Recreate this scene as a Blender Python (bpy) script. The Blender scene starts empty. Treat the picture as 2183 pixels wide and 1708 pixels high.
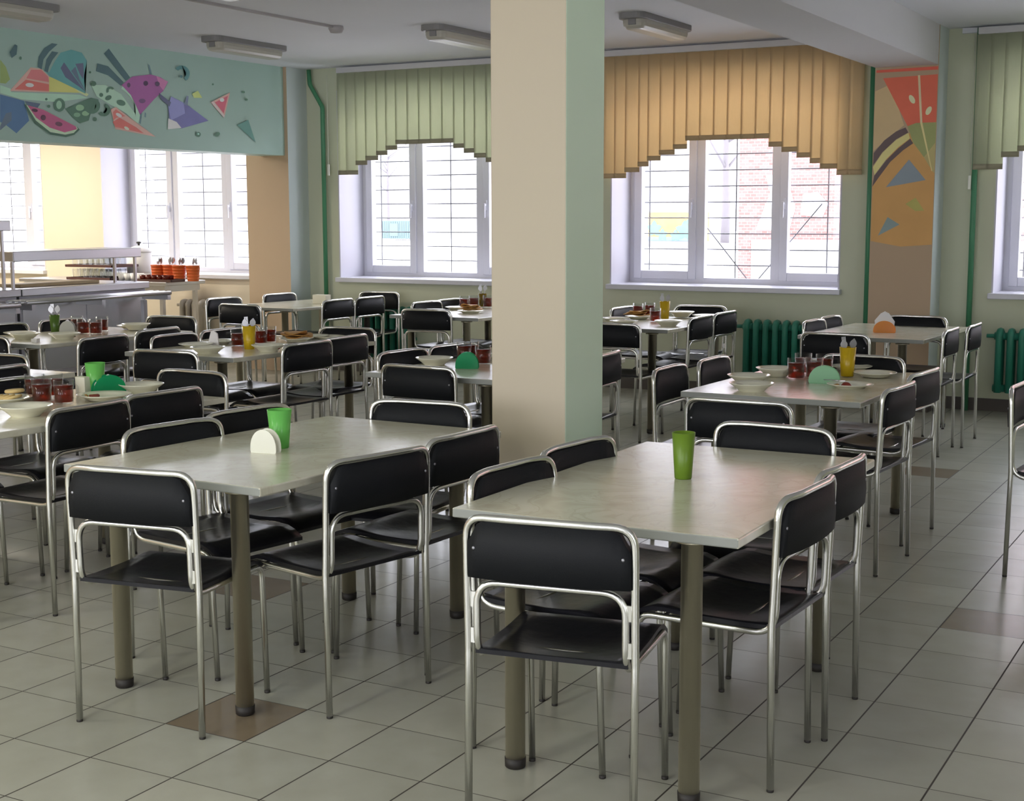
import bpy, bmesh, math, random
from mathutils import Vector, Matrix
PI = math.pi
random.seed(7)
SC = bpy.context.scene
COL = SC.collection

# ------------------------------------------------------------------ camera
cam_d = bpy.data.cameras.new('camera')
cam_d.sensor_fit = 'HORIZONTAL'; cam_d.sensor_width = 36.0
cam_d.lens = 36.0 * 3014.2 / 2183.0
cam_d.clip_start = 0.05; cam_d.clip_end = 600
cam = bpy.data.objects.new('camera', cam_d); COL.objects.link(cam)
cam.matrix_world = Matrix([[0.874732, -0.06169, 0.480664, 3.001726], [0.484601, 0.116099, -0.866996, -3.180237], [-0.00232, 0.99132, 0.13145, 1.575573], [0.0, 0.0, 0.0, 1.0]])
SC.camera = cam

# ------------------------------------------------------------------ view, world, lights
SC.view_settings.view_transform = 'Standard'
SC.view_settings.look = 'None'
SC.view_settings.gamma = 1.0
SC.view_settings.use_curve_mapping = False
SC.view_settings.exposure = 0.9
SC.cycles.max_bounces = 8
SC.cycles.diffuse_bounces = 5
SC.cycles.glossy_bounces = 4
SC.cycles.transmission_bounces = 4
SC.cycles.transparent_max_bounces = 12
SC.cycles.caustics_reflective = False
SC.cycles.caustics_refractive = False
SC.cycles.sample_clamp_indirect = 6.0

world = bpy.data.worlds.new('overcast_sky'); SC.world = world
world.use_nodes = True
wn = world.node_tree.nodes; wl = world.node_tree.links
bg = wn['Background']
bg.inputs['Color'].default_value = (0.90, 0.90, 1.0, 1)
bg.inputs['Strength'].default_value = 5.0

def area(name, loc, rot, sx, sy, power, color=(1, 1, 1), portal=False):
    l = bpy.data.lights.new(name, 'AREA'); l.shape = 'RECTANGLE'; l.size = sx; l.size_y = sy
    l.energy = power; l.color = color
    if portal: l.cycles.is_portal = True
    o = bpy.data.objects.new(name, l); COL.objects.link(o)
    o.location = loc; o.rotation_euler = rot
    return o
# daylight portals in the window openings (they only steer sampling)
for nm, x0, x1 in (('a', -5.42, -3.33), ('b', -2.43, -0.33), ('c', 0.89, 2.99), ('d', 3.9, 6.0), ('k', -8.63, -6.53), ('l', -11.65, -9.55)):
    area('portal_' + nm, ((x0 + x1) / 2, 9.07, 1.7), (-PI / 2, 0, 0), 2.1, 1.6, 1, portal=True)
for k, xc in enumerate((-4.0, -0.6, 2.8)):
    area('portal_front', (xc, -6.85, 1.75), (PI / 2, 0, 0), 2.2, 1.7, 1, portal=True)
for yc in (-3.9,):
    area('portal_right', (7.25, yc, 1.75), (0, PI / 2, 0), 1.7, 2.2, 1, portal=True)
# unseen fill lights added behind the camera for front light, and the kitchen lamp
for (lx, ly, pw) in ((-3.4, -2.4, 34), (0.2, -3.0, 22), (-1.6, -4.8, 30), (2.4, -5.0, 8)):
    area('front_fill_light', (lx, ly, 2.86), (0, 0, 0), 0.25, 1.3, pw, (0.97, 1.0, 0.84))
area('kitchen_lamp_light', (-9.4, 6.6, 2.85), (0, 0, 0), 1.2, 0.4, 80, (1.0, 0.90, 0.74))
area('kitchen_lamp_light', (-7.6, 4.2, 2.85), (0, 0, 0), 1.2, 0.4, 50, (1.0, 0.90, 0.74))

# ------------------------------------------------------------------ materials
def new_mat(name):
    m = bpy.data.materials.new(name); m.use_nodes = True
    return m, m.node_tree.nodes, m.node_tree.links, m.node_tree.nodes['Principled BSDF']
def mat(name, col, rough=0.5, metal=0.0, var=0.0, scale=6.0, bump=0.0, bscale=60.0, coat=0.0, spec=0.5):
    m, n, l, b = new_mat(name)
    b.inputs['Base Color'].default_value = (*col, 1)
    b.inputs['Roughness'].default_value = rough
    b.inputs['Metallic'].default_value = metal
    b.inputs['Specular IOR Level'].default_value = spec
    if coat: b.inputs['Coat Weight'].default_value = coat; b.inputs['Coat Roughness'].default_value = 0.12
    tc = n.new('ShaderNodeTexCoord')
    if var:
        nz = n.new('ShaderNodeTexNoise'); nz.inputs['Scale'].default_value = scale; nz.inputs['Detail'].default_value = 5
        l.new(tc.outputs['Object'], nz.inputs['Vector'])
        mx = n.new('ShaderNodeMix'); mx.data_type = 'RGBA'
        mx.inputs[6].default_value = (*[c * (1 - var) for c in col], 1)
        mx.inputs[7].default_value = (*[min(1, c * (1 + var)) for c in col], 1)
        l.new(nz.outputs['Fac'], mx.inputs[0]); l.new(mx.outputs[2], b.inputs['Base Color'])
    if bump:
        nb = n.new('ShaderNodeTexNoise'); nb.inputs['Scale'].default_value = bscale; nb.inputs['Detail'].default_value = 3
        l.new(tc.outputs['Object'], nb.inputs['Vector'])
        bp = n.new('ShaderNodeBump'); bp.inputs['Strength'].default_value = bump; bp.inputs['Distance'].default_value = 0.004
        l.new(nb.outputs['Fac'], bp.inputs['Height']); l.new(bp.outputs['Normal'], b.inputs['Normal'])
    return m
def glass_mat(name, tint=(1, 1, 1), gloss=0.5, rough=0.02):
    m, n, l, b = new_mat(name); n.remove(b)
    out = n['Material Output']
    tr = n.new('ShaderNodeBsdfTransparent'); tr.inputs['Color'].default_value = (*tint, 1)
    gl = n.new('ShaderNodeBsdfGlossy'); gl.inputs['Roughness'].default_value = rough
    mx = n.new('ShaderNodeMixShader'); lw = n.new('ShaderNodeLayerWeight'); pw = n.new('ShaderNodeMath'); pw.operation = 'POWER'; pw.inputs[1].default_value = 3.0; l.new(lw.outputs['Facing'], pw.inputs[0]); ma = n.new('ShaderNodeMath'); ma.operation = 'MULTIPLY_ADD'; ma.inputs[1].default_value = gloss; ma.inputs[2].default_value = 0.015; l.new(pw.outputs[0], ma.inputs[0]); l.new(ma.outputs[0], mx.inputs['Fac'])
    l.new(tr.outputs[0], mx.inputs[1]); l.new(gl.outputs[0], mx.inputs[2]); l.new(mx.outputs[0], out.inputs['Surface'])
    return m
def clear_plastic(name, col, trans=0.35, rough=0.25):
    """thin coloured plastic: diffuse + translucent + a little gloss"""
    m, n, l, b = new_mat(name)
    b.inputs['Base Color'].default_value = (*col, 1); b.inputs['Roughness'].default_value = rough
    tl = n.new('ShaderNodeBsdfTranslucent'); tl.inputs['Color'].default_value = (*col, 1)
    mx = n.new('ShaderNodeMixShader'); mx.inputs['Fac'].default_value = trans
    l.new(b.outputs[0], mx.inputs[1]); l.new(tl.outputs[0], mx.inputs[2]); l.new(mx.outputs[0], n['Material Output'].inputs['Surface'])
    return m
def fabric(name, col, trans=0.45):
    m, n, l, b = new_mat(name)
    tc = n.new('ShaderNodeTexCoord'); nz = n.new('ShaderNodeTexNoise'); nz.inputs['Scale'].default_value = 40
    mp = n.new('ShaderNodeMapping'); mp.inputs['Scale'].default_value = (4, 4, 0.4)
    l.new(tc.outputs['Object'], mp.inputs['Vector']); l.new(mp.outputs[0], nz.inputs['Vector'])
    mx = n.new('ShaderNodeMix'); mx.data_type = 'RGBA'
    mx.inputs[6].default_value = (*[c * 0.95 for c in col], 1); mx.inputs[7].default_value = (*col, 1)
    l.new(nz.outputs['Fac'], mx.inputs[0])
    b.inputs['Roughness'].default_value = 0.85
    l.new(mx.outputs[2], b.inputs['Base Color'])
    tl = n.new('ShaderNodeBsdfTranslucent'); l.new(mx.outputs[2], tl.inputs['Color'])
    ms = n.new('ShaderNodeMixShader'); ms.inputs['Fac'].default_value = trans
    l.new(b.outputs[0], ms.inputs[1]); l.new(tl.outputs[0], ms.inputs[2]); l.new(ms.outputs[0], n['Material Output'].inputs['Surface'])
    return m

M = {}
M['chrome'] = mat('chrome_tube', (0.72, 0.72, 0.69), 0.25, 1.0)
M['leg'] = mat('brushed_champagne_steel', (0.56, 0.52, 0.40), 0.42, 1.0, var=0.08, scale=8)
M['vinyl'] = mat('black_vinyl', (0.008, 0.008, 0.011), 0.30, bump=0.35, bscale=22, spec=0.30)
M['pad'] = mat('black_leatherette', (0.007, 0.008, 0.010), 0.62, bump=0.15, bscale=300, spec=0.22)
M['rubber'] = mat('black_rubber', (0.015, 0.012, 0.010), 0.6)
M['steel'] = mat('stainless_steel', (0.55, 0.55, 0.58), 0.33, 1.0, var=0.05, scale=3)
M['steel_dark'] = mat('dull_steel_panel', (0.36, 0.36, 0.40), 0.42, 0.7, var=0.06, scale=2)
M['pvc'] = mat('white_pvc', (0.66, 0.66, 0.72), 0.3)
M['reveal'] = mat('white_window_reveal', (0.60, 0.59, 0.66), 0.55)
M['ceiling'] = mat('ceiling_paint', (0.74, 0.75, 0.80), 0.9, var=0.03, scale=1.5)
M['beam'] = mat('beam_paint', (0.64, 0.63, 0.66), 0.9, var=0.03, scale=1.5)
M['olive'] = mat('olive_wall_paint', (0.58, 0.60, 0.45), 0.7, var=0.04, scale=2, bump=0.05, bscale=20)
M['mint_wall'] = mat('blue_green_paint', (0.58, 0.65, 0.64), 0.6, var=0.03, scale=2)
M['orange_wall'] = mat('peach_wall_paint', (0.52, 0.385, 0.26), 0.65, var=0.04, scale=2)
M['cream'] = mat('cream_pillar_paint', (0.60, 0.525, 0.40), 0.55, var=0.02, scale=2, bump=0.06, bscale=30)
M['mint'] = mat('mint_pillar_paint', (0.76, 0.92, 0.73), 0.55, var=0.02, scale=2, bump=0.06, bscale=30)
M['mural_bg'] = mat('aqua_mural_ground', (0.43, 0.60, 0.54), 0.6, var=0.06, scale=1.2)
M['kitchen'] = mat('kitchen_wall_paint', (0.66, 0.58, 0.46), 0.6, var=0.04, scale=1.0)
M['skirt'] = mat('brown_skirting_tile', (0.10, 0.085, 0.075), 0.45, var=0.15, scale=4)
M['green_paint'] = mat('green_pipe_paint', (0.06, 0.24, 0.12), 0.4)
M['teal_paint'] = mat('teal_radiator_paint', (0.03, 0.23, 0.155), 0.4)
M['cream_rad'] = mat('cream_radiator_paint', (0.55, 0.50, 0.44), 0.4)
M['porcelain'] = mat('cream_porcelain', (0.78, 0.76, 0.62), 0.18, coat=0.3)
M['lime'] = clear_plastic('lime_plastic', (0.24, 0.72, 0.17), 0.45)
M['olive_cup'] = clear_plastic('olive_plastic', (0.16, 0.28, 0.02), 0.2, 0.35)
M['dkgreen_cup'] = clear_plastic('dark_green_plastic', (0.10, 0.19, 0.03), 0.3)
M['yellow'] = clear_plastic('yellow_plastic', (0.72, 0.50, 0.015), 0.3)
M['amber'] = clear_plastic('amber_plastic', (0.30, 0.20, 0.02), 0.4)
M['white_pl'] = mat('white_plastic', (0.80, 0.80, 0.70), 0.3)
M['mint_pl'] = clear_plastic('mint_plastic', (0.35, 0.68, 0.40), 0.3)
M['emerald'] = clear_plastic('emerald_plastic', (0.015, 0.42, 0.16), 0.35)
M['grey_pl'] = mat('grey_plastic', (0.42, 0.42, 0.36), 0.4)
M['orange_pl'] = mat('orange_plastic', (0.80, 0.17, 0.04), 0.35)
M['gold_pl'] = clear_plastic('orange_translucent_plastic', (0.85, 0.33, 0.04), 0.35)
M['paper'] = mat('white_paper', (0.82, 0.80, 0.80), 0.9)
M['card'] = mat('cream_card', (0.68, 0.66, 0.54), 0.8)
M['glass'] = glass_mat('drinking_glass', (0.95, 0.96, 0.96), 0.6, 0.04)
M['pane'] = glass_mat('window_glass', (0.97, 0.98, 0.98), 0.4, 0.01)
M['bread'] = mat('bread', (0.62, 0.46, 0.20), 0.85, var=0.12, scale=30)
M['pancake'] = mat('pancake', (0.46, 0.24, 0.06), 0.7, var=0.35, scale=40)
M['meat'] = mat('stewed_meat', (0.22, 0.035, 0.02), 0.35, var=0.3, scale=60)
M['crumb'] = mat('brown_sauce_crumbs', (0.11, 0.06, 0.03), 0.5, var=0.3, scale=60)
M['tray'] = mat('brown_tray', (0.09, 0.04, 0.035), 0.4)
M['black'] = mat('black_plastic', (0.015, 0.015, 0.015), 0.4)
M['lamp_base'] = mat('grey_lamp_housing', (0.24, 0.235, 0.24), 0.5)
M['lamp_diff'] = mat('aged_lamp_diffuser', (0.46, 0.445, 0.39), 0.3)
M['duct'] = mat('grey_cable_duct', (0.42, 0.40, 0.41), 0.6)
M['grille'] = mat('dark_grille_paint', (0.16, 0.16, 0.18), 0.5)
M['blind_g'] = fabric('green_blind_fabric', (0.72, 0.75, 0.58), 0.5)
M['blind_gw'] = mat('green_blind_hem', (0.33, 0.31, 0.22), 0.8)
M['blind_o'] = fabric('orange_blind_fabric', (0.87, 0.71, 0.46), 0.5)
M['blind_ow'] = mat('orange_blind_hem', (0.52, 0.38, 0.22), 0.8)
M['snow'] = mat('snowy_ground', (0.75, 0.74, 0.74), 0.9, var=0.08, scale=0.8)
M['bark'] = mat('tree_bark', (0.13, 0.12, 0.13), 0.9, var=0.1, scale=3)
M['white_build'] = mat('pale_facade', (0.42, 0.41, 0.42), 0.9, var=0.04, scale=0.5)
M['teal_box'] = mat('teal_container', (0.095, 0.140, 0.145), 0.6, var=0.1, scale=2)
M['dark_win'] = mat('facade_window', (0.22, 0.22, 0.25), 0.3)

def tea_mat():
    m, n, l, b = new_mat('red_tea')
    b.inputs['Base Color'].default_value = (0.14, 0.014, 0.004, 1); b.inputs['Roughness'].default_value = 0.08
    tr = n.new('ShaderNodeBsdfTransparent'); tr.inputs['Color'].default_value = (0.85, 0.16, 0.03, 1)
    mx = n.new('ShaderNodeMixShader'); mx.inputs['Fac'].default_value = 0.45
    l.new(b.outputs[0], mx.inputs[1]); l.new(tr.outputs[0], mx.inputs[2]); l.new(mx.outputs[0], n['Material Output'].inputs['Surface'])
    return m
M['tea'] = tea_mat()

def laminate_mat():
    m, n, l, b = new_mat('marbled_cream_laminate')
    tc = n.new('ShaderNodeTexCoord')
    nz = n.new('ShaderNodeTexNoise'); nz.inputs['Scale'].default_value = 4.0; nz.inputs['Detail'].default_value = 7; nz.inputs['Distortion'].default_value = 1.6
    l.new(tc.outputs['Object'], nz.inputs['Vector'])
    r = n.new('ShaderNodeValToRGB')
    e = r.color_ramp.elements
    e[0].position = 0.30; e[0].color = (0.56, 0.525, 0.40, 1)
    e[1].position = 0.68; e[1].color = (0.68, 0.66, 0.54, 1)
    k = r.color_ramp.elements.new(0.47); k.color = (0.64, 0.62, 0.49, 1)
    k = r.color_ramp.elements.new(0.495); k.color = (0.58, 0.545, 0.42, 1)
    k = r.color_ramp.elements.new(0.52); k.color = (0.65, 0.625, 0.50, 1)
    l.new(nz.outputs['Fac'], r.inputs['Fac']); l.new(r.outputs['Color'], b.inputs['Base Color'])
    nb = n.new('ShaderNodeTexNoise'); nb.inputs['Scale'].default_value = 9.0; nb.inputs['Detail'].default_value = 2; l.new(tc.outputs['Object'], nb.inputs['Vector'])
    bp = n.new('ShaderNodeBump'); bp.inputs['Strength'].default_value = 0.12; bp.inputs['Distance'].default_value = 0.004; l.new(nb.outputs['Fac'], bp.inputs['Height']); l.new(bp.outputs['Normal'], b.inputs['Normal'])
    b.inputs['Roughness'].default_value = 0.21
    b.inputs['Specular IOR Level'].default_value = 1.0
    return m
M['laminate'] = laminate_mat()
M['edge'] = mat('shaded_short_edge', (0.27, 0.28, 0.26), 0.5)  # darker tone stands in for shade on the table ends

T = 0.31420
def floor_mat():
    m, n, l, b = new_mat('ceramic_floor_tiles')
    tc = n.new('ShaderNodeTexCoord')
    sp = n.new('ShaderNodeSeparateXYZ'); l.new(tc.outputs['Object'], sp.inputs[0])
    def math_(op, a, bb=None, c=None):
        x = n.new('ShaderNodeMath'); x.operation = op
        for i, v in enumerate((a, bb, c)):
            if v is None: continue
            if isinstance(v, (int, float)): x.inputs[i].default_value = v
            else: l.new(v, x.inputs[i])
        return x.outputs[0]
    tx = math_('DIVIDE', sp.outputs['X'], T); ty = math_('DIVIDE', sp.outputs['Y'], T)
    ix = math_('FLOOR', tx); iy = math_('FLOOR', ty)
    def edge(t, w):
        f = math_('FRACT', t)
        d = math_('MINIMUM', f, math_('SUBTRACT', 1.0, f))
        return math_('LESS_THAN', d, w)
    g = math_('MAXIMUM', edge(tx, 0.0085), edge(ty, 0.0055))
    # brown feature tiles
    brown = None
    for (a, c) in ((0, 0), (-3, 4), (6, 7), (3, 17), (-6, 8), (-2, 14), (-12, 15)):
        q = math_('MULTIPLY', math_('COMPARE', ix, float(a), 0.3), math_('COMPARE', iy, float(c), 0.3))
        brown = q if brown is None else math_('MAXIMUM', brown, q)
    cmb = n.new('ShaderNodeCombineXYZ'); l.new(ix, cmb.inputs[0]); l.new(iy, cmb.inputs[1])
    wnz = n.new('ShaderNodeTexWhiteNoise'); wnz.noise_dimensions = '3D'; l.new(cmb.outputs[0], wnz.inputs['Vector'])
    nz = n.new('ShaderNodeTexNoise'); nz.inputs['Scale'].default_value = 5; nz.inputs['Detail'].default_value = 6
    l.new(tc.outputs['Object'], nz.inputs['Vector'])
    def mix(f, a, c):
        x = n.new('ShaderNodeMix'); x.data_type = 'RGBA'
        l.new(f, x.inputs[0])
        for i, v in ((6, a), (7, c)):
            if isinstance(v, tuple): x.inputs[i].default_value = (*v, 1)
            else: l.new(v, x.inputs[i])
        return x.outputs[2]
    base = mix(nz.outputs['Fac'], (0.345, 0.335, 0.275), (0.445, 0.445, 0.38))
    tone = mix(wnz.outputs['Value'], (0.92, 0.92, 0.92), (1.04, 1.03, 1.02))
    mm = n.new('ShaderNodeMix'); mm.data_type = 'RGBA'; mm.blend_type = 'MULTIPLY'; mm.inputs[0].default_value = 1.0
    l.new(base, mm.inputs[6]); l.new(tone, mm.inputs[7])
    bt = mix(nz.outputs['Fac'], (0.175, 0.135, 0.09), (0.24, 0.19, 0.13))
    c1 = mix(brown, mm.outputs[2], bt)
    c2 = mix(g, c1, (0.045, 0.037, 0.03))
    l.new(c2, b.inputs['Base Color'])
    ro = n.new('ShaderNodeMath'); ro.operation = 'MULTIPLY_ADD'; ro.inputs[1].default_value = 0.5; ro.inputs[2].default_value = 0.27
    l.new(g, ro.inputs[0]); l.new(ro.outputs[0], b.inputs['Roughness'])
    bp = n.new('ShaderNodeBump'); bp.inputs['Strength'].default_value = 0.5; bp.inputs['Distance'].default_value = 0.002; bp.invert = True
    l.new(g, bp.inputs['Height']); l.new(bp.outputs['Normal'], b.inputs['Normal'])
    return m
M['floor'] = floor_mat()

def brick_mat():
    m, n, l, b = new_mat('red_brick_facade')
    tc = n.new('ShaderNodeTexCoord')
    mp = n.new('ShaderNodeMapping'); mp.inputs['Rotation'].default_value = (PI / 2, 0, 0)
    l.new(tc.outputs['Object'], mp.inputs['Vector'])
    br = n.new('ShaderNodeTexBrick'); br.inputs['Scale'].default_value = 3.0
    br.inputs['Color1'].default_value = (0.23, 0.095, 0.085, 1); br.inputs['Color2'].default_value = (0.28, 0.13, 0.12, 1)
    br.inputs['Mortar'].default_value = (0.33, 0.24, 0.23, 1)
    l.new(mp.outputs[0], br.inputs['Vector']); l.new(br.outputs['Color'], b.inputs['Base Color'])
    b.inputs['Roughness'].default_value = 0.9
    return m
M['brick'] = brick_mat()

# ------------------------------------------------------------------ mesh helpers
def link(o, parent=None):
    COL.objects.link(o)
    if parent is not None: o.parent = parent
    return o
def obj(name, bm, m, parent=None, smooth=False, loc=None):
    me = bpy.data.meshes.new(name)
    bmesh.ops.recalc_face_normals(bm, faces=bm.faces)
    bm.to_mesh(me); bm.free()
    for k in (m if isinstance(m, (list, tuple)) else [m]): me.materials.append(k)
    if smooth:
        for p in me.polygons: p.use_smooth = True
    o = bpy.data.objects.new(name, me)
    if loc is not None: o.location = loc
    return link(o, parent)
def empty(name, loc=(0, 0, 0), rz=0.0):
    o = bpy.data.objects.new(name, None); COL.objects.link(o)
    o.empty_display_size = 0.1
    o.location = loc; o.rotation_euler = (0, 0, rz)
    return o
def tag(o, label=None, cat=None, group=None, kind=None):
    if label: o['label'] = label
    if cat: o['category'] = cat
    if group: o['group'] = group
    if kind: o['kind'] = kind
    return o
def dup(root, loc=None, rz=None, label=None):
    """copy a thing with its parts and sub-parts; mesh data is shared"""
    def cp(o, parent):
        c = o.copy(); COL.objects.link(c)
        if parent is not None: c.parent = parent
        for ch in o.children: cp(ch, c)
        return c
    r = cp(root, None)
    if loc is not None: r.location = loc
    if rz is not None: r.rotation_euler = (0, 0, rz)
    if label: r['label'] = label
    return r
def add_box(bm, x0, x1, y0, y1, z0, z1, bev=0.0, seg=2, mi=0):
    vs = [bm.verts.new(p) for p in ((x0, y0, z0), (x1, y0, z0), (x1, y1, z0), (x0, y1, z0), (x0, y0, z1), (x1, y0, z1), (x1, y1, z1), (x0, y1, z1))]
    fs = [bm.faces.new([vs[i] for i in f]) for f in ((0, 3, 2, 1), (4, 5, 6, 7), (0, 1, 5, 4), (1, 2, 6, 5), (2, 3, 7, 6), (3, 0, 4, 7))]
    for f in fs: f.material_index = mi
    if bev:
        es = list({e for f in fs for e in f.edges})
        bmesh.ops.bevel(bm, geom=es, offset=bev, segments=seg, affect='EDGES', profile=0.5)
    return fs
def box(x0, x1, y0, y1, z0, z1, bev=0.0, seg=2):
    bm = bmesh.new(); add_box(bm, x0, x1, y0, y1, z0, z1, bev, seg); return bm
def fillet(pts, rads, n=6):
    """polyline with rounded corners"""
    P = [Vector(p) for p in pts]
    out = [P[0]]
    for i in range(1, len(P) - 1):
        r = rads[i - 1]
        a = (P[i - 1] - P[i]); c = (P[i + 1] - P[i])
        la, lc = a.length, c.length
        a = a / la; c = c / lc
        ang = a.angle(c)
        if r <= 0 or ang > PI - 0.02:
            out.append(P[i]); continue
        t = min(r / math.tan(ang / 2), la * 0.49, lc * 0.49)
        p0 = P[i] + a * t; p1 = P[i] + c * t
        for k in range(n + 1):
            u = k / n
            out.append(p0 * (1 - u) ** 2 + P[i] * 2 * u * (1 - u) + p1 * u ** 2)
    out.append(P[-1])
    return out
def add_tube(bm, pts, r, seg=8, closed=False, caps=True, r2=None):
    P = [Vector(p) for p in pts]
    n = len(P)
    tang = []
    for i in range(n):
        a = P[(i - 1) % n] if (closed or i > 0) else P[i]
        c = P[(i + 1) % n] if (closed or i < n - 1) else P[i]
        tang.append((c - a).normalized())
    ref = Vector((0, 0, 1)) if abs(tang[0].z) < 0.9 else Vector((1, 0, 0))
    nrm = (ref - tang[0] * ref.dot(tang[0])).normalized()
    rings = []
    for i in range(n):
        nrm = (nrm - tang[i] * nrm.dot(tang[i])).normalized()
        bn = tang[i].cross(nrm)
        rr = r if r2 is None else r + (r2 - r) * i / (n - 1)
        rings.append([bm.verts.new(P[i] + (nrm * math.cos(2 * PI * k / seg) + bn * math.sin(2 * PI * k / seg)) * rr) for k in range(seg)])
    m = n if closed else n - 1
    for i in range(m):
        a, c = rings[i], rings[(i + 1) % n]
        for k in range(seg):
            f = bm.faces.new((a[k], a[(k + 1) % seg], c[(k + 1) % seg], c[k])); f.smooth = True
    if caps and not closed:
        bm.faces.new(list(reversed(rings[0]))); bm.faces.new(rings[-1])
def tube(pts, r, seg=8, **k):
    bm = bmesh.new(); add_tube(bm, pts, r, seg, **k); return bm
def add_lathe(bm, prof, seg=24, c=(0, 0, 0), closed=False):
    """revolve (radius, z) pairs about z"""
    rings = []
    for (r, z) in prof:
        if r <= 1e-6: rings.append([bm.verts.new((c[0], c[1], c[2] + z))])
        else: rings.append([bm.verts.new((c[0] + r * math.cos(2 * PI * k / seg), c[1] + r * math.sin(2 * PI * k / seg), c[2] + z)) for k in range(seg)])
    prs = list(zip(rings[:-1], rings[1:]))
    if closed: prs.append((rings[-1], rings[0]))
    for a, d in prs:
        if len(a) == 1 and len(d) == 1: continue
        for k in range(seg):
            k2 = (k + 1) % seg
            if len(a) == 1: f = bm.faces.new((a[0], d[k2], d[k]))
            elif len(d) == 1: f = bm.faces.new((a[k], a[k2], d[0]))
            else: f = bm.faces.new((a[k], a[k2], d[k2], d[k]))
            f.smooth = True
def lathe(prof, seg=24, **k):
    bm = bmesh.new(); add_lathe(bm, prof, seg, **k); return bm
def add_prism(bm, pts2, axis, a, b, mi=0):
    """extrude a 2-D outline along an axis from a to b; axis 'x' takes (y,z), 'y' takes (x,z), 'z' takes (x,y)"""
    def P(p, t):
        return {'x': (t, p[0], p[1]), 'y': (p[0], t, p[1]), 'z': (p[0], p[1], t)}[axis]
    A = [bm.verts.new(P(p, a)) for p in pts2]; B = [bm.verts.new(P(p, b)) for p in pts2]
    fs = [bm.faces.new(A), bm.faces.new(list(reversed(B)))]
    n = len(A)
    for i in range(n): fs.append(bm.faces.new((A[i], B[i], B[(i + 1) % n], A[(i + 1) % n])))
    for f in fs: f.material_index = mi
def prism(pts2, axis, a, b):
    bm = bmesh.new(); add_prism(bm, pts2, axis, a, b); return bm
def struct(name, bm, m, parent=None, smooth=False, label=None):
    o = obj(name, bm, m, parent, smooth)
    if parent is None: o['kind'] = 'structure'
    if label: o['label'] = label
    return o

# ------------------------------------------------------------------ the room
YB = 8.45; ZC = 3.0; YF = -6.5; XL = -5.83; XR = 7.0; XK = -12.5
struct('floor', box(XK, XR, YF, YB + 0.6, -0.12, 0.0), M['floor'])
struct('ceiling', box(XK, XR, YF, YB + 0.6, ZC, ZC + 0.15), M['ceiling'])

def wall_with_openings(x0, x1, y0, y1, ops, zt, sill, head):
    bm = bmesh.new(); x = x0
    for (a, c) in ops:
        add_box(bm, x, a, y0, y1, 0, zt)
        add_box(bm, a, c, y0, y1, 0, sill); add_box(bm, a, c, y0, y1, head, zt)
        x = c
    add_box(bm, x, x1, y0, y1, 0, zt)
    return bm
SILL, HEAD = 0.90, 2.78
HALL_OPEN = [(-5.42, -3.33), (-2.43, -0.33), (0.89, 2.99), (3.9, 6.0)]
KIT_OPEN = [(-11.65, -9.55), (-8.63, -6.53)]
struct('wall_back', wall_with_openings(-6.0, XR, YB, YB + 0.6, HALL_OPEN, ZC, SILL, HEAD), M['olive'])
struct('wall_back_kitchen', wall_with_openings(XK, -6.0, YB, YB + 0.6, KIT_OPEN, ZC, SILL, HEAD), M['kitchen'])
struct('wall_front', wall_with_openings(XL, XR, YF - 0.3, YF, [(-5.1, -2.9), (-1.7, 0.5), (1.7, 3.9)], ZC, 0.9, 2.6), M['olive'])
bm = bmesh.new(); y = YF
for (a, c) in ((-5.0, -2.8),):  # unseen window opening, added to bring light onto the pillar's mint side
    add_box(bm, XR, XR + 0.2, y, a, 0, ZC); add_box(bm, XR, XR + 0.2, a, c, 0, 0.9); add_box(bm, XR, XR + 0.2, a, c, 2.6, ZC); y = c
add_box(bm, XR, XR + 0.2, y, YB, 0, ZC)
struct('wall_right', bm, M['olive'])
bm = bmesh.new()
add_box(bm, XL - 0.3, XL, YF, 0.6, 0, ZC)
struct('wall_left', bm, M['orange_wall'])
struct('wall_left_kitchen', box(XK - 0.2, XK, YF, YB, 0, ZC), M['kitchen'])
struct('wall_front_kitchen', box(XK, XL - 0.3, 0.3, 0.5, 0, ZC), M['kitchen'])
# beam over the serving hatch, carrying the mural
struct('wall_left_hatch', box(XL - 0.3, XL, 0.6, 8.13, 2.145, ZC), M['mural_bg'])
# piers
def pier(name, x0, x1, y0, y1, z1, front, side):
    bm = bmesh.new(); fs = add_box(bm, x0, x1, y0, y1, 0, z1)
    for f in fs:
        f.normal_update()
        f.material_index = 1 if abs(f.normal.x) > 0.5 else 0
    return struct(name, bm, [front, side])
pier('wall_left_pier', -6.32, -5.79, 8.13, YB, ZC, M['orange_wall'], M['mint_wall'])
pier('wall_back_pier', 0.0, 0.49, 8.13, YB, ZC, M['orange_wall'], M['mint_wall'])
struct('trim_1', box(0.0, 0.485, 1.7, 8.13, 2.70, ZC), M['beam'], label='ceiling beam running from the pillar to the back pier')
bm = bmesh.new(); fs = add_box(bm, 0.002, 0.357, 2.050, 2.415, 0, 2.70, bev=0.006, seg=2)
for f in bm.faces:
    f.normal_update(); f.material_index = 1 if f.normal.x > 0.6 else 0
struct('pillar', bm, [M['cream'], M['mint']], label='square pillar, cream in front and mint green on its right side')
# skirting
bm = bmesh.new(); x = -5.79
for a, c in ((-5.79, 0.0), (0.49, XR)):
    add_box(bm, a, c, YB - 0.012, YB, 0, 0.1)
struct('baseboard_back', bm, M['skirt'])
bm = bmesh.new(); add_box(bm, 0.0 - 0.01, 0.5, 8.118, 8.13, 0, 0.1); add_box(bm, 0.49, 0.502, 8.13, YB - 0.012, 0, 0.1)
struct('baseboard_pier', bm, M['skirt'])
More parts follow.
